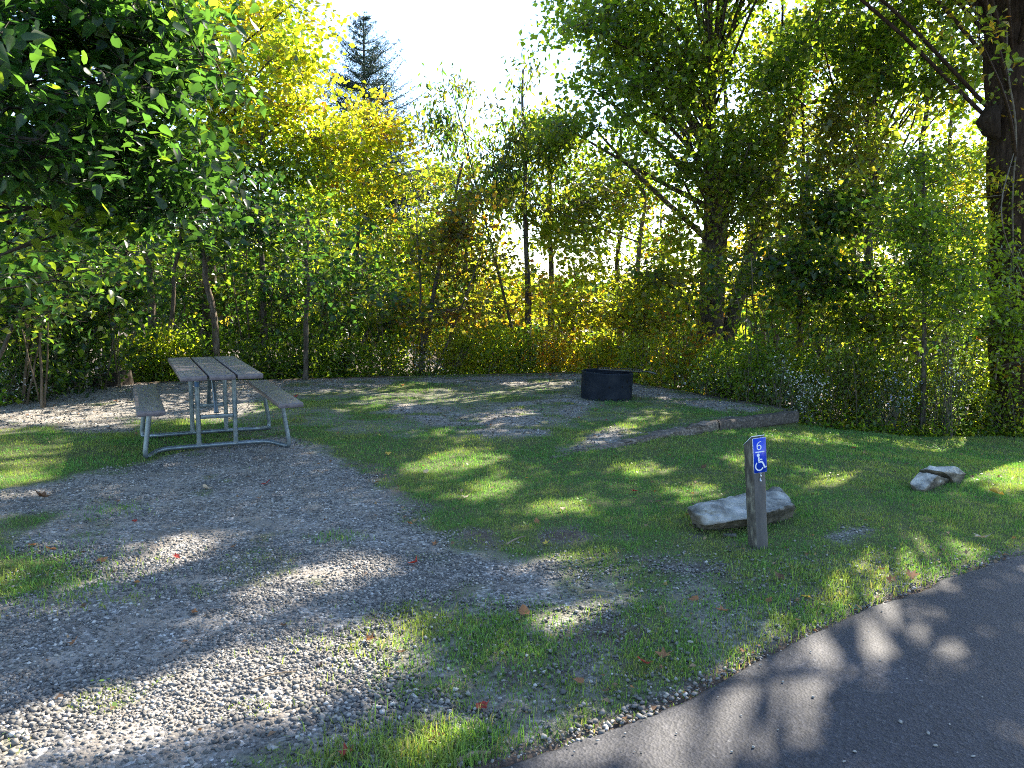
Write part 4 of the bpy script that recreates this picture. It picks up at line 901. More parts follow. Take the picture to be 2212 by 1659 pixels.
# 9 big double-trunked tree
tree('big dark double-trunked maple with a broad green crown right of the fire ring', gb(1532, 15.2), D(1525, -150, 15.6), .33,
     [LB(1330, 130, 14.4, 130, 110, 1.6, 130), LB(1330, 270, 14.0, 130, 70, 1.3, 110), LB(1480, 180, 14.2, 120, 120, 1.6, 105), LB(1230, 90, 14.8, 50, 60, .8, 20), LB(1590, 60, 14.8, 130, 110, 1.7, 120), LB(1420, 20, 15.2, 180, 80, 2, 120), LB(1580, 300, 13.8, 120, 100, 1.3, 120), LB(1660, 380, 13.8, 80, 80, 1.0, 60), LB(1440, 370, 14, 100, 70, 1.2, 60), LB(1640, 480, 13.8, 80, 70, 1.2, 44, pal((GRN, 1), (OLV, 2))), LB(1440, 590, 13.8, 70, 70, 1.0, 40, pal((GRN, 1), (OLV, 2), (YG, 1))), LB(1420, 700, 13.8, 60, 40, .9, 20, pal((GRN, 1), (OLV, 2), (YG, 1), (ORG, .4))),
      LB(1500, -330, 16, 420, 260, 3.2, 190)], leaf=.09, per=34, sr=.38, palette=pal((GRN, 5), (YG, 1.4), (OLV, .6)), name='maple_tree', limb=.22, r1=.05, clump=11, shade_sprays=SHADE_FILL[0],  # top lobe lies above the view, thickened for shade on the ground
     trunks=[((gb(1548, 15.2)), D(1800, -60, 15.4), .20, .05)])
# 10 crown over the upper right
tree('dark green tree with thin grey trunks filling the upper right', gb(1905, 14.8), D(1935, -200, 15), .13,
     [LB(1830, 80, 13.4, 130, 80, 1.4, 110), LB(1720, 150, 13.2, 110, 60, 1.1, 90), LB(1930, 160, 12.8, 100, 70, 1.1, 70), LB(2050, 90, 12.4, 100, 90, 1.1, 75), LB(2060, 260, 12.8, 70, 90, .8, 30, pal((GRN, 2), (YG, 2), (YEL, 1))), LB(1950, 20, 13, 160, 70, 1.5, 80, pal((YG, 2), (GRN, 2), (YEL, .7))), LB(1880, 290, 13.2, 140, 90, 1.1, 85, pal((GRN, 2), (OLV, 2))), LB(1740, 320, 13.6, 100, 90, 1.0, 70, pal((OLV, 2), (GRN, 1))), LB(1900, -250, 13, 350, 230, 2.8, 150)], leaf=.09, per=32, sr=.36, palette=pal((GRN, 5), (DKG, 1), (YG, .8)), limb=.25, shade_sprays=SHADE_FILL[1],  # last lobe, above the view, put in for shade
     trunks=[(gb(1760, 15), D(1720, 100, 15), .07, .02), (gb(2000, 15), D(2010, 60, 15), .09, .03)])
# 11 mid-right
tree('dark spreading maple with two thin stems behind the white asters', gb(1735, 12.8), D(1745, 330, 12.8), .065,
     [LB(1740, 420, 12.6, 130, 70, 1.0, 90, pal((OLV, 2), (GRN, 2), (YG, .6))), LB(1850, 470, 12.2, 110, 70, .9, 110), LB(1700, 570, 11.6, 130, 38, .8, 72), LB(1830, 600, 11.2, 110, 45, .7, 60), LB(1620, 620, 12, 80, 40, .7, 34), LB(1900, 690, 11, 90, 50, .6, 40, pal((GRN, 2), (OLV, 2), (YG, 1)))], leaf=.085, per=30, sr=.33, palette=pal((DKG, 3), (GRN, 3), (OLV, .6)), name='maple_tree', flat=.25, wob=.05,
     trunks=[(gb(1770, 12.9), D(1800, 400, 12.6), .05, .012)])
tree('slim bright-leaved sapling tree left of the massive right trunk', gb(2015, 10.6), D(1995, 330, 10.4), .04,
     [LB(2000, 400, 10.2, 75, 80, .6, 55), LB(2030, 520, 10.0, 85, 80, .6, 70), LB(1960, 600, 10.2, 80, 60, .6, 50, pal((GRN, 3), (YG, 1))), LB(2060, 640, 9.9, 60, 60, .5, 45), LB(2090, 430, 11, 60, 110, .6, 55, pal((YEL, 3), (YG, 2), (ORG, .4))), LB(1930, 500, 10.6, 60, 60, .6, 30, pal((GRN, 3), (YG, 1))), LB(2150, 590, 10.2, 55, 90, .35, 36), LB(2185, 720, 10.2, 60, 70, .35, 44)], leaf=.062, wd=.6, per=34, sr=.27, palette=pal((YG, 3), (GRN, 2)), wob=.04)
# 12 massive right trunk
bt = gb(2236, 11.0)
RT_ = tree('massive dark brown trunk at the right edge of the lawn', bt, D(2178, -420, 11.1), .41,
     [LB(2100, -260, 10, 330, 160, 2.6, 120), (np.array((5.2, 8.2, 8.6)), (2.6, 2.2, 1.4), 45), (np.array((7.4, 7.0, 7.6)), (2.2, 2.2, 1.6), 50), (np.array((8.3, 11.6, 6.6)), (2.2, 1.8, 1.0), 150), (np.array((5.6, 11.2, 7.6)), (2.2, 1.5, 1.0), 90), LB(2060, 130, 9.6, 60, 70, .5, 16, pal((GRN, 2), (OLV, 1), (ORG, .6), (YEL, .5)))], leaf=.10, wd=.5, per=24, sr=.36, palette=pal((GRN, 3), (YG, 1), (OLV, 1)), name='mature_tree', r1=.33, limb=.12, shade_sprays=SHADE_FILL[2], wob=.02, bark=(.42, .32, .27))  # high lobes out of view are added to shade the road
m = MB(); pbl = D(2134, 262, 10.8); V = []
m.tube([pbl + np.array((.16, 0, -.22)), pbl + np.array((.06, 0, -.12)), pbl, pbl + np.array((.05, 0, .12)), pbl + np.array((.16, 0, .2))], [.04, .12, .15, .12, .03], 12, (.3, .24, .2)); m.build('burl', M_BARK, RT_, smooth=True)
vn_ = thing('climbing_vine', (bt[0] - .3, bt[1] - .46, bt[2]), 'green and orange leafed vine climbing the massive right trunk', 'vine')
m = MB(); l = MB(); pth = [D(2150, 820, 10.55), D(2165, 700, 10.55), D(2190, 560, 10.55), D(2185, 420, 10.55), D(2200, 280, 10.6), D(2170, 130, 10.6), D(2185, -60, 10.6)]
m.tube(smoothp(pth, 3), .012, 6, (1.2, 1.2, 1.1)); m.tube(smoothp([D(2210, 600, 10.55), D(2150, 470, 9.1), D(2190, 330, 10.55)], 3), .007, 5, (1.2, 1.2, 1.1)); m.build('vine_stem', M_TWIG, vn_, smooth=True)
cp = smoothp(pth, 3); cp = cp[rng.integers(0, len(cp), 80)] + rng.normal(size=(80, 3)) * np.array((.2, .05, .15)); cp[:, 1] = np.minimum(cp[:, 1], 10.62) - .05
spray_leaves(l, cp, 7, .16, .075, .7, pal((GRN, 4), (OLV, 1), (ORG, .35), (YEL, .3)), .8, rnd=1.0, up=.3)
l.build('vine_leaves', M_LEAF, vn_)

# trees of the second rank that close the view
for k, (px, dist, top_, lobs, label, p_) in enumerate([
    (1010, 17.5, 330, [(1000, 400, 90, 60, 77), (960, 500, 90, 60, 77), (1060, 560, 90, 50, 62)], 'olive second-rank tree under the pointed-leaved tree', pal((OLV, 3), (YG, 2), (GRN, 1))),
    (1200, 17.0, 240, [(1190, 330, 70, 80, 86), (1150, 440, 80, 70, 77), (1230, 520, 70, 40, 37)], 'airy dark second-rank tree between centre and broad crown', pal((GRN, 3), (OLV, 2), (YG, 1))),
    (1340, 17.5, 260, [(1340, 400, 110, 80, 124), (1280, 500, 90, 50, 55), (1430, 520, 100, 60, 77)], 'second-rank tree filling the light behind the thin grey maple', pal((GRN, 3), (YG, 2), (OLV, 1))),
    (1690, 17.5, 80, [(1700, 230, 120, 110, 124), (1680, 400, 100, 80, 86), (1720, 60, 110, 90, 93), (1780, 480, 90, 60, 62)], 'second-rank tree rising right of the big double trunk', pal((GRN, 3), (OLV, 1.5), (YG, 1.5), (YEL, 1.5), (ORG, .4))),
    (1860, 17.5, 60, [(1870, 200, 100, 90, 86), (1860, 380, 110, 70, 77), (1900, 480, 100, 60, 77), (1830, 50, 120, 90, 93)], 'tall second-rank tree in the middle of the right-hand woods', pal((GRN, 3), (OLV, 2), (YG, 2), (YEL, 2))),
    (2060, 17.0, 60, [(2060, 180, 80, 110, 62), (2050, 360, 90, 90, 86), (2010, 480, 90, 60, 77), (2090, 580, 70, 70, 62)], 'yellowing second-rank tree beside the massive trunk', pal((YG, 3), (GRN, 2), (YEL, 2))),
    (1560, 18.0, -60, [(1520, 60, 140, 90, 60), (1450, 240, 130, 80, 50), (1560, 420, 90, 70, 40)], 'second-rank tree directly behind the broad green crown', pal((GRN, 4), (YG, 2))),
    (700, 17.0, 350, [(690, 400, 70, 60, 40), (640, 480, 110, 70, 60), (780, 560, 100, 70, 50)], 'second-rank green tree left of the golden maple', pal((GRN, 3), (YG, 2)))]):
    tree(label, gb(px, dist), D(px, top_, dist), .10, [LB(a, b, dist, rx, ry, 1.2, n) for a, b, rx, ry, n in lobs], leaf=.10, per=34, sr=.42, palette=p_, clump=6, shade_sprays=SHADE_FILL[{3: 3, 4: 4, 6: 5}[k]] if k in (3, 4, 6) else None)
# backlit trees further in
for k, (px, dist, topy, lobs, label, p_) in enumerate([
    (1660, 19, 380, [(1650, 540, 100, 70, 70), (1740, 610, 90, 50, 46), (1600, 650, 80, 50, 30)], 'golden backlit tree seen through the gap right of the big double trunk', pal((YEL, 5), (ORG, .8), (YG, 1))),
    (1860, 20, 380, [(1840, 560, 110, 60, 60), (1900, 640, 100, 60, 50), (2060, 560, 90, 110, 70)], 'yellow backlit tree deep behind the right-hand thicket', pal((YEL, 3), (YG, 2), (ORG, .4))),
    (1430, 21, 430, [(1430, 610, 90, 50, 40), (1300, 690, 110, 40, 40)], 'light yellow-green tree low behind the thin grey maple', pal((YG, 3), (YEL, 3))),
    (1240, 19, 560, [(1180, 680, 90, 36, 36), (1060, 660, 70, 50, 30)], 'orange-tinted young tree low behind the centre of the pad', pal((ORG, 1.5), (YEL, 3), (YG, 2))),
    (850, 19, 380, [(840, 520, 130, 90, 80), (960, 560, 120, 90, 70), (760, 600, 120, 70, 60)], 'sunlit tree glowing behind the golden and olive maples', pal((YG, 3), (YEL, 3))),
    (560, 18, 330, [(560, 470, 150, 90, 80), (640, 570, 120, 70, 50), (480, 580, 120, 70, 50)], 'sunlit green tree behind the mid-green tree', pal((YG, 3), (GRN, 2), (YEL, .6))),
    (300, 18, 250, [(270, 420, 190, 110, 110), (380, 560, 150, 70, 60), (150, 560, 150, 80, 60)], 'green tree deep in the woods behind the table', pal((YG, 2), (GRN, 2), (DKG, 3))),
    (60, 17, 200, [(40, 420, 180, 130, 100), (0, 600, 170, 80, 60)], 'green tree deep in the woods at the far left', pal((YG, 2), (GRN, 2), (DKG, 3))),
    (420, 23, 250, [(350, 500, 260, 110, 110), (600, 560, 200, 80, 70), (120, 500, 200, 120, 80)], 'distant green tree at the back of the left woods', pal((GRN, 2), (DKG, 3), (YG, 1))),
    ]):
    tree(label, gb(px, dist), D(px, topy, dist), .09, [LB(a, b, dist, rx, ry, 1.3, n) for a, b, rx, ry, n in lobs], leaf=.12, per=24, sr=.45, palette=p_)

# left woods: stems
for (px, dist, tp, r, label, lob, br) in [
    (62, 10.6, (40, 150), .075, 'straight dark trunk nearest the left edge of the woods', [(60, 330, 120, 90, 30), (30, 560, 90, 40, 14)], (1, 1, 1)),
    (122, 11.2, (110, 200), .05, 'thin dark trunk second from the left edge of the woods', [(130, 400, 110, 70, 24), (150, 600, 80, 40, 12)], (1, 1, 1)),
    (318, 12.6, (300, 330), .085, 'forked grey trunk in the woods left of the picnic table', [(300, 420, 130, 70, 40), (250, 520, 90, 50, 18), (380, 500, 80, 50, 18)], (1.3, 1.2, 1.1)),
    (462, 12.8, (415, 380), .075, 'pale leaning trunk behind the picnic table top', [(440, 430, 120, 60, 34), (500, 520, 90, 40, 16)], (1.6, 1.5, 1.4)),
    (215, 13.4, (215, 380), .045, 'slender dark trunk left of the forked grey trunk', [(210, 470, 100, 60, 24)], (1, 1, 1))]:
    tr = [(gb(px + 8, dist), D(px + 75, 420, dist), r * .6, .02)] if 'forked' in label else None
    tree(label, gb(px, dist), D(*tp, dist), r, [LB(a, b, dist - .2, rx, ry, .8, n) for a, b, rx, ry, n in lob], leaf=.10, per=20, sr=.36, palette=pal((GRN, 2), (YG, 1), (DKG, 4)), wob=.09, bark=br, trunks=tr)
# understory saplings
ORD = 'first second third fourth fifth sixth seventh eighth ninth tenth eleventh twelfth thirteenth fourteenth fifteenth sixteenth seventeenth eighteenth nineteenth twentieth'.split() + ['twenty-' + w for w in 'first second third fourth fifth sixth seventh eighth ninth'.split()] + ['thirtieth']
def sapling(px, dist, topy, lean, r, n, palette, label, group, leaf=.085, forks=2):
    b = gb(px, dist); t = D(px + lean, topy, dist); lob = []
    for q in range(n):
        f = rng.uniform(.25, 1.0); yy = 760 + (topy - 760) * f
        lob.append(LB(px + lean * f + rng.uniform(-45, 45), yy, dist + rng.uniform(-.4, .4), rng.uniform(30, 70), rng.uniform(18, 44), .45, int(rng.integers(7, 16))))
    trs = [((b[0] + rng.uniform(-.1, .1), b[1] + rng.uniform(-.1, .1), b[2]), D(px + lean + rng.uniform(-110, 110), topy + rng.uniform(20, 130), dist), r * rng.uniform(.4, .8), .005) for _ in range(forks)]
    return tree(label, b, t, r, lob, leaf=leaf, per=16, sr=.30, palette=palette, name='sapling', cat='sapling', group=group, r1=.006, wob=.08, clump=4, trunks=trs, bark=(1.25, 1.15, 1.0))
for k in range(30):
    px = -40 + 31 * k + rng.uniform(-14, 14); d_ = float(yback(D(px, 700, 12)[0])) + rng.uniform(.7, 4.0)
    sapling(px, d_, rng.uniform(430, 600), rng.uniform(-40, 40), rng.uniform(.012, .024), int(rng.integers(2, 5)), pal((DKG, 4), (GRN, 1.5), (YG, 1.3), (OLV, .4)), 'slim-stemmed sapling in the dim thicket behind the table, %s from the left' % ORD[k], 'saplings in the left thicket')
for k in range(12):
    px = 880 + 52 * k + rng.uniform(-18, 18); d_ = 14.6 + rng.uniform(0, 3.5)
    sapling(px, d_, rng.uniform(480, 640), rng.uniform(-50, 50), rng.uniform(.012, .022), int(rng.integers(3, 6)), pal((YG, 2), (YEL, 2), (OLV, 2), (ORG, .6)), 'thin autumn-leaved sapling along the back of the pad, %s from the left' % ORD[k], 'saplings behind the pad')
for k in range(13):
    px = 1610 + 50 * k + rng.uniform(-18, 18); d_ = 11.2 + rng.uniform(0, 3.2)
    sapling(px, d_, rng.uniform(430, 640), rng.uniform(-50, 50), rng.uniform(.012, .022), int(rng.integers(4, 7)), pal((GRN, 3), (YG, 2), (OLV, 1.5), (YEL, .8)), 'leafy sapling in the dense right-hand thicket, %s from the left' % ORD[k], 'saplings in the right thicket', .075)

# shrubs and weeds along the edge
def shrub(x, y, h, r, n, palette, label, group=None, leaf=.06, wd=.6, per=16, name='shrub', cat='shrub', sr=.16, up=.8, stems=9):
    z = hz(x, y); root = thing(name, (x, y, z), label, cat, group); tb = MB(); lb = MB()
    c = np.array((x, y, z))
    u = rng.normal(size=(n, 3)); u /= np.linalg.norm(u, axis=1)[:, None]; f = rng.random((n, 1)) ** .4
    sp = c + np.array((0, 0, h * .52)) + u * f * np.array((r, r * .8, h * .48)); sp[:, 2] = np.maximum(sp[:, 2], z + .05)
    st = c + np.stack([rng.normal(size=stems) * r * .25, rng.normal(size=stems) * r * .25, np.zeros(stems)], 1)
    tipi = rng.integers(0, n, stems * 2)
    for k, ti in enumerate(tipi):
        a = st[k % stems]; b = sp[ti]; tb.tube(smoothp([a, a * .5 + b * .5 + np.array((0, 0, .12 * h)), b], 1), np.linspace(.008, .003, 4), 4, (1, 1, .9), cap=False)
    near = st[rng.integers(0, stems, n)]; mid = near * .35 + sp * .65
    tb.sticks(mid, sp, .003, .0015)
    spray_leaves(lb, sp, per, sr, leaf, wd, palette, .7, up=up, rnd=.9)
    tb.build('stems', M_TWIG, root); lb.build('foliage', M_LEAF, root); return root, sp
def back_at(px, off):
    for d in np.arange(8, 17, .05):
        x = D(px, 700, d)[0]
        lim = float(yback(x)) if x < bx[-1] else 9.6 + .22 * (x - 3.4)
        if d > lim + off: return x, d
    return x, d
SH = [ # px, offset, height, radius, n, palette, label
 (40, .5, .9, .6, 60, pal((GRN, 4), (DKG, 2), (YG, .6)), 'shaded low shrub at the left end of the gravel edge'),
 (130, .6, .8, .6, 60, pal((GRN, 4), (DKG, 2), (YG, .6)), 'dark leafy shrub left of the old stump'),
 (300, .6, .75, .5, 60, pal((YG, 4), (YEL, 1)), 'bright yellow-green shrub between stump and table'),
 (350, .5, .8, .45, 55, pal((YG, 4), (YEL, 1.5)), 'sunlit shrub at the left corner of the table top'),
 (420, .9, .9, .6, 55, pal((YG, 3), (GRN, 2)), 'green shrub hidden partly by the table top'),
 (560, .6, .7, .6, 60, pal((GRN, 4), (YG, 1)), 'green shrub behind the right table corner'),
 (650, .6, .7, .55, 60, pal((GRN, 4), (DKG, 1), (YG, .6)), 'dark green shrub above the right bench'),
 (740, .6, .7, .55, 60, pal((GRN, 3), (YG, 1.5)), 'mixed green shrub right of the benches'),
 (830, .6, .75, .55, 55, pal((GRN, 2), (YG, 2)), 'green shrub left of the pale aster clump'),
 (980, .5, .8, .55, 65, pal((YEL, 3), (YG, 3)), 'yellow-green shrub just right of the pale aster clump'),
 (1060, .6, .95, .6, 70, pal((YG, 4), (YEL, 2)), 'glowing yellow-green shrub at the middle of the pad edge'),
 (1130, .5, .8, .5, 55, pal((YG, 3), (GRN, 1.5), (ORG, .5)), 'green shrub with orange flecks left of the fire ring'),
 (1205, .5, .85, .5, 60, pal((YEL, 2), (ORG, 1.6), (YG, 1.5)), 'orange and yellow shrub immediately left of the fire ring'),
 (1290, .5, .75, .55, 65, pal((YEL, 4), (YG, 2), (ORG, .5)), 'bright yellow shrub directly behind the fire ring'),
 (1390, .7, .9, .5, 55, pal((YEL, 2), (YG, 2), (GRN, 1)), 'yellow shrub behind the grate handle'),
 (1470, .9, 1.1, .6, 65, pal((YEL, 2), (YG, 2), (ORG, .8), (GRN, 1)), 'rusty yellow shrub left of the double trunk base'),
 (1570, .5, 1.0, .5, 80, pal((YG, 3), (GRN, 2)), 'tall weedy green clump in front of the double trunk'),
 (1640, .5, 1.15, .5, 90, pal((YG, 3), (GRN, 2.5)), 'leafy green clump behind the right part of the timber'),
 (1700, .9, 1.1, .45, 60, pal((GRN, 2), (YG, 2)), 'green clump behind the timber corner'),
 (1820, .6, 1.3, .6, 95, pal((GRN, 3), (OLV, 1), (YG, 1)), 'tall green shrub right of the timber corner'),
 (1900, .6, 1.2, .6, 95, pal((GRN, 3), (OLV, 1.3), (YG, .8)), 'dense green shrub above the bare mound edge'),
 (1990, .7, 1.0, .6, 75, pal((GRN, 3), (YG, 2), (YEL, .5)), 'green shrub under the tall lilac asters'),
 (2110, .7, 1.1, .6, 80, pal((GRN, 3), (OLV, 1), (YG, 1)), 'shrub left of the massive trunk foot'),
 (2190, .2, .8, .6, 80, pal((YG, 3), (YEL, .8), (GRN, 1)), 'olive-yellow shrub in front of the massive trunk'),
]
for px, off, h, r, n, p_, lab in SH:
    x, y = back_at(px, off + .1); shrub(x, y, h * 1.15, r, int(n * 1.3), p_, lab, leaf=.07 if px < 1500 else .06, per=17)
gk = {}
for k in range(34):      # second rank behind, fills the thicket
    px = -30 + 68 * k + rng.uniform(-20, 20); x, y = back_at(px, rng.uniform(1.4, 2.6))
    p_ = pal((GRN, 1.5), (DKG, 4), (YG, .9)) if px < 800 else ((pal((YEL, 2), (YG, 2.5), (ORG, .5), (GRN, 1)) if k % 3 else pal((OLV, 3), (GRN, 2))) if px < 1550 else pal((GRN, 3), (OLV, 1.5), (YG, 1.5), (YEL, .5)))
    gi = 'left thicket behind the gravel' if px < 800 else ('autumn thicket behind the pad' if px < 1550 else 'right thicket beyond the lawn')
    gk[gi] = gk.get(gi, -1) + 1
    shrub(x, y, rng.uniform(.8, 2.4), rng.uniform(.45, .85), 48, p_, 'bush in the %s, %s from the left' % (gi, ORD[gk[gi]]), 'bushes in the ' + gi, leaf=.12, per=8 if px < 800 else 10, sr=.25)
# asters
def aster(px, off, h, r, n, label, lilac, nf, depth=None):
    x, y = back_at(px, off); root, sp = shrub(x, y, h, r, n, pal((((.07, .11, .06), (.09, .13, .08)), 3), (GRN, 1)), label, None, .07, .3, 12, 'aster_plant', 'aster', .14)
    fb = MB(); top = sp[np.argsort(-(sp[:, 2] - 1.2 * (sp[:, 1] - y)))[:max(10, n // 2)]]
    P = top[rng.integers(0, len(top), nf)] + rng.normal(size=(nf, 3)) * np.array((.11, .11, .09)) - np.array((0, .06, 0))
    c = np.where(lilac, np.array((.48, .50, .72)), np.array((.74, .72, .74))) * rng.uniform(.8, 1.1, (nf, 1))
    for q in range(3): leaves(fb, P, .020, .75, c, .4, 1, 0)
    fb.build('blossoms', M_PETAL, root)
aster(735, .9, .6, .3, 25, 'small pale aster patch right of the dark thicket', False, 60)
aster(925, .35, .65, .35, 30, 'pale white aster clump left of the centre of the pad edge', False, 90)
aster(1545, .3, .8, .4, 40, 'greyish aster clump near the double trunk', False, 70)
aster(1745, .45, .85, .38, 45, 'white-flowered aster clump just behind the timber corner', False, 190)
aster(1690, .55, 1.0, .3, 35, 'faint white aster left of the big white-flowered clump', False, 50)
aster(1930, .35, 1.0, .4, 40, 'lilac aster sprays over the shaded mound', True, 90)
aster(2060, .15, 1.75, .42, 80, 'tall grey-leaved aster with tiny lilac flowers near the massive trunk', True, 90)
aster(40, .05, .45, .4, 40, 'white-flowered weed at the lower left edge of the woods', False, 90)
# low weeds carpet under everything
mb = MB(); n = 26000
x = rng.uniform(-10, 11, n); lim = np.where(x < bx[-1], yback(x), 9.5 + .22 * (x - 3.4)); y = lim + .06 + rng.exponential(.9, n)
k = infront(x, y, pad=120) & (y < 19); x, y = x[k], y[k]
cl = sstep((fbm(x * 2, y * 2, 150) - .3) / .3); k = rng.random(len(x)) < .35 + .65 * cl; x, y = x[k], y[k]
P = np.stack([x, y, height(x, y) + rng.exponential(.09, len(x)) * .9 + .02], 1)
C = pick(len(P), pal((GRN, 4), (YG, 1.6), (OLV, .8))); 
yl = sstep((x + 1.5) / 2) * sstep((3 - x) / 1.5); C = C + yl[:, None] * np.array((.07, .06, 0))
leaves(mb, P, .07, .6, C, .9, .7, .1); tag(mb.build('ground_cover', M_LEAF), 'low leafy weeds carpeting the edge of the woods', 'weeds', kind='stuff')
mb = MB()                                   # dull brown litter
x, y = scatter(26000, -9, 9, 2.3, 14); g, gs, so, ir = masks(x, y)
edge_ = np.exp(-np.abs(y - yback(x)) / .5) * (x < 3.6) + .09 + .35 * np.exp(-np.maximum(0, -road_in(x, y)) / .18) * (road_in(x, y) < 0)
k = (rng.random(len(x)) < edge_ * (.2 + sstep((fbm(x * 1.6, y * 1.6, 171) - .42) / .2))) & infront(x, y) & (ir < .2); x, y = x[k], y[k]
leaves(mb, np.stack([x, y, height(x, y) + rng.uniform(.01, .03, len(x))], 1), .032, .62, pick(len(x), pal((((.20, .12, .07), (.13, .08, .05), (.26, .18, .11)), 6), (((.32, .15, .05), (.30, .22, .08)), 1))), 1.2, .5, 0)
tag(mb.build('leaf_litter', M_DRY), 'dull brown bits of dead leaf strewn over the ground', 'leaf litter', kind='stuff')
# far wood on the falling ground
mb = MB(); n = 26000
a = rng.uniform(-1.0, 1.0, n); dd_ = rng.uniform(45, 75, n); x = a * dd_ * .95; x = x; y = dd_
top = 1.6 + (fbm(x * .12, y * .1, 160) - .5) * 3.5 + 2.5 * sstep((-x - 6) / 12) + 1.8 * sstep((x - 14) / 14)
z = height(x, y, False) + (top - height(x, y, False)) * rng.random(n) ** .6
leaves(mb, np.stack([x, y, z], 1), 1.0, .8, pick(n, pal((GRN, 3), (DKG, 3), (OLV, 1))), .6, 1, .1)
tag(mb.build('distant_wood', M_LEAF), 'far woods falling away behind the campsite', 'woods', kind='stuff')

# ------------------------------------------------------------------ fallen leaves, pebbles, twigs
def fl_mesh(name, seedv, lobed):
    r_ = np.random.default_rng(seedv); K = 10; V = [(0, 0, .004)]
    for k in range(K):
        t = 2 * math.pi * k / K; r = (1.0 if k % 2 == 0 else (.5 if lobed else .85)) * r_.uniform(.8, 1.1) * (1.2 if k == 0 else 1)
        V.append((math.cos(t) * r * .035, math.sin(t) * r * .028, .004 + r_.uniform(0, .014) * r))
    m = MB(); m.add(V, [(0, 1 + k, 1 + (k + 1) % K) for k in range(K)]); return m
kinds = [('orange-brown', (.30, .145, .07)), ('dark brown', (.13, .075, .045)), ('red', (.32, .05, .04)), ('yellow', (.55, .40, .08)), ('pale tan', (.48, .38, .27))]
srcs = {}; gcount = {}
def fleaf(px, py, kind, s=1.0, label=None, group=None, zoff=0):
    nm, c = kinds[kind]; p = G(px, py); z = hz(p[0], p[1]) + .012 + zoff
    v = random.randrange(2)
    if (kind, v) not in srcs:
        m = fl_mesh('fallen_leaf', kind * 7 + v, v == 0); m.c = [np.tile(c, (11, 1)) * np.random.default_rng(v).uniform(.7, 1.2, (11, 1))]
        o = m.build('fallen_leaf', M_DRY, smooth=True); srcs[(kind, v)] = o.data
    else: o = bpy.data.objects.new('fallen_leaf', srcs[(kind, v)]); COL.objects.link(o)
    o.location = (p[0], p[1], z); o.scale = (s, s, s * random.uniform(.8, 2)); o.rotation_euler = (random.uniform(-.4, .4), random.uniform(-.4, .4), random.uniform(0, 6.28))
    if not label:
        reg = 'far back edge of the pad' if py < 845 else ('far gravel and grass of the pad' if py < 935 and px < 1740 else ('right lawn' if px > 1580 and py < 1240 else ('middle lawn' if py < 1160 and px > 860 else ('gravel parking area' if px < 900 else 'worn verge by the road'))))
        label = 'small %s fallen leaf on the %s' % (nm, reg); group = '%s fallen leaves on the %s' % (nm, reg)
        gcount[label] = gcount.get(label, 0) + 1
    tag(o, label, 'fallen leaf', group)
fleaf(94, 1082, 1, 1.7, 'large curled dark brown leaf on the gravel near the left edge', zoff=.01)
fleaf(577, 1050, 2, 1.0, 'bright red leaf on gravel below the right bench foot')
fleaf(444, 1062, 4, 1.1, 'cream leaf lying on the gravel in front of the table')
fleaf(2148, 1068, 3, 1.6, 'long curled yellow leaf on the right lawn', zoff=.01)
fleaf(2118, 1172, 4, 1.5, 'pale tan leaf standing in grass near the right edge', zoff=.01)
fleaf(1968, 1252, 0, 1.4, 'rusty leaf in sunny grass beside the road', zoff=.015)
fleaf(935, 1604, 0, 1.0, 'orange leaf on the gravel at the bottom of the view')
fleaf(750, 1644, 2, 1.1, 'crimson leaf at the bottom edge of the gravel')
fleaf(1390, 1438, 2, 1.0, 'dull pink-red leaf in the worn grass by the road')
fleaf(1130, 1330, 0, 1.1, 'orange leaf where gravel meets the worn grass')
fleaf(1740, 1298, 3, .8, 'small yellow leaf in the verge below the site post')
fleaf(1436, 1420, 0, 1.2, 'curled brown leaf near the verge')
fleaf(1004, 1078, 4, 1.1, 'white-tan leaf in the grass right of the gravel')
fleaf(838, 983, 3, 1.1, 'yellow-tan leaf on the grass edge right of the table')
for px, py, k in [(380, 1208, 2), (505, 1186, 0), (220, 1222, 0), (70, 1185, 0), (110, 1195, 0), (290, 1130, 2), (255, 1085, 0), (885, 1140, 0), (1505, 1142, 1), (1310, 1502, 1), (1045, 1535, 2), (1490, 1118, 0), (895, 1222, 2), (160, 1395, 0), (535, 1030, 1), (560, 1085, 0), (730, 940, 0), (820, 945, 3), (1080, 995, 0), (920, 1020, 4), (940, 1180, 0), (1160, 1128, 0), (1180, 1175, 3), (1700, 1190, 1), (1905, 1235, 1), (1925, 1255, 0), (1660, 1305, 0), (2010, 1098, 1), (2100, 1020, 1), (2160, 1010, 0), (1960, 985, 1), (2060, 962, 1), (1845, 945, 2), (1800, 940, 1), (1870, 960, 4), (640, 860, 2), (655, 905, 0), (500, 850, 2), (300, 875, 0), (250, 868, 0), (120, 880, 0), (205, 860, 1), (60, 900, 0), (1330, 990, 1), (1250, 905, 0), (1308, 910, 2), (1288, 890, 0), (1100, 812, 2), (1190, 812, 2), (1240, 813, 2), (1600, 893, 2), (1570, 885, 1), (1500, 890, 1), (1440, 880, 0), (980, 830, 1), (1020, 845, 0), (870, 835, 0), (760, 850, 4), (240, 800, 0), (700, 1128, 1), (610, 1360, 1), (420, 1330, 0), (800, 1395, 0), (870, 1420, 1), (1250, 1480, 0), (1600, 1410, 0), (1560, 1325, 0), (1685, 1255, 1), (1500, 1300, 0), (1215, 1105, 4), (1420, 1085, 1), (1370, 1065, 2), (1520, 1010, 1), (1140, 940, 4), (1060, 925, 0), (1440, 970, 1)]:
    fleaf(px, py, k, random.uniform(.6, 1.0))

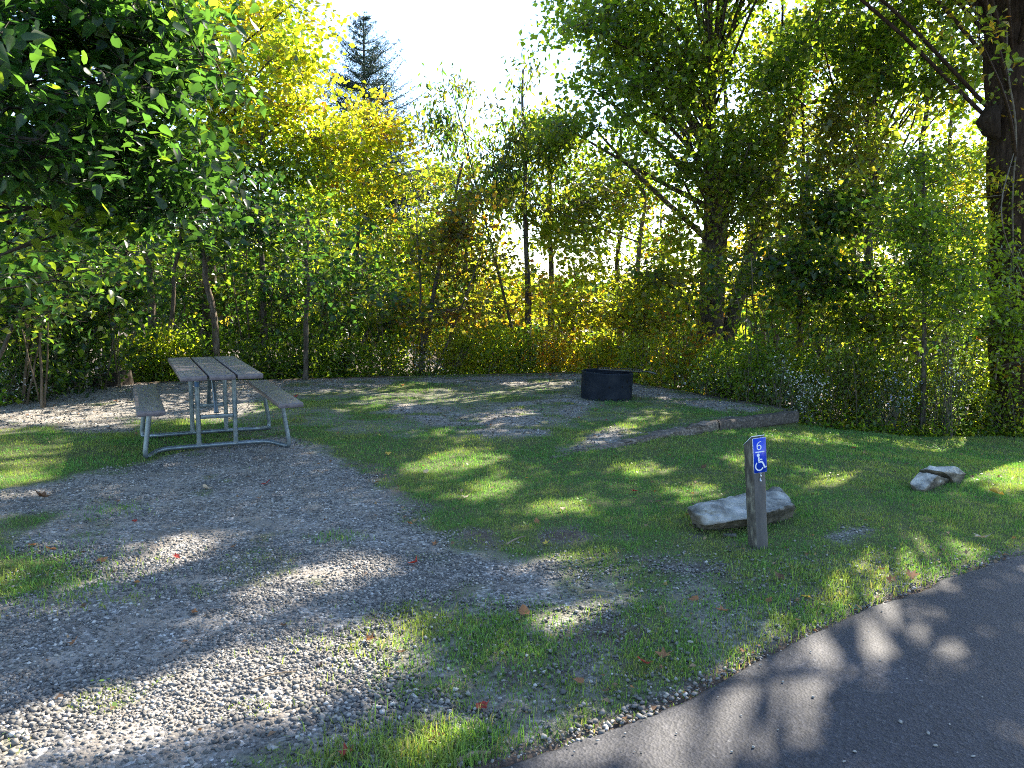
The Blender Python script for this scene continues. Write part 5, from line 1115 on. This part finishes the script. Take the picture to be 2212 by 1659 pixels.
pm = [None]
def pebble(px, py, s, tint):
    p = G(px, py); o_ = None
    if pm[0] is None:
        pm[0] = []
        for q in range(3):
            m = MB(); stones(m, np.zeros((1, 3)), np.array([.012]), sink=.6); m.c = [np.tile((.30, .29, .27), (12, 1))]; o_ = m.build('pebble', M_STONE); pm[0].append(o_.data)
            if q: bpy.data.objects.remove(o_)
            else: first = o_
        o_ = first
    else: o_ = bpy.data.objects.new('pebble', random.choice(pm[0])); COL.objects.link(o_)
    o_.location = (p[0], p[1], .026); s *= .75; o_.scale = (s, s * random.uniform(.6, 1), s * .8); o_.rotation_euler = (0, 0, random.uniform(0, 6))
    tag(o_, 'small pale loose pebble lying on the dark asphalt', 'pebble', 'pebbles scattered on the asphalt')
PB = [(1491, 1400, 1.3), (1463, 1437, 1), (1495, 1442, .7), (1567, 1472, .5), (1520, 1482, .6), (1440, 1515, 1), (1535, 1425, .6), (1690, 1487, .8), (1388, 1565, .5), (1626, 1630, .9), (1755, 1520, .8), (2004, 1600, 1), (1945, 1575, 1.2), (2020, 1627, .9), (2050, 1580, .6), (1845, 1640, 1), (1822, 1662, 1), (1680, 1592, .5), (1958, 1480, .5), (1350, 1600, .6), (1290, 1615, .7), (1240, 1640, .6), (1580, 1640, .8), (1370, 1640, .5), (2120, 1520, .5), (1900, 1440, .5), (1600, 1560, .5), (1460, 1600, .6), (1750, 1420, .6), (1640, 1450, .6), (1550, 1520, .5), (2100, 1650, .8)]
for px, py, s in PB: pebble(px, py, s, 1)
def twig(p, q, r, label):
    a, b = G(*p), G(*q); a[2] = hz(*a[:2]) + .015; b[2] = hz(*b[:2]) + .018; c = a * .5 + b * .5 + np.array((.0, .012, .006))
    m = MB(); m.tube(smoothp([a, c, b], 2), [r, r * .5], 6, (2.2, 2.0, 1.7)); tag(m.build('fallen_twig', M_TWIG, smooth=True, at=tuple(c)), label, 'twig')
twig((1262, 1278), (1330, 1288), .006, 'thin pale twig lying on gravel left of the post')
twig((1095, 1178), (1135, 1160), .006, 'short curved twig on bare soil in mid lawn')
twig((985, 1659), (1060, 1640), .010, 'thick pale stick at the bottom edge beside the road')
twig((550, 1480), (640, 1462), .004, 'thin twig lying on the foreground gravel')
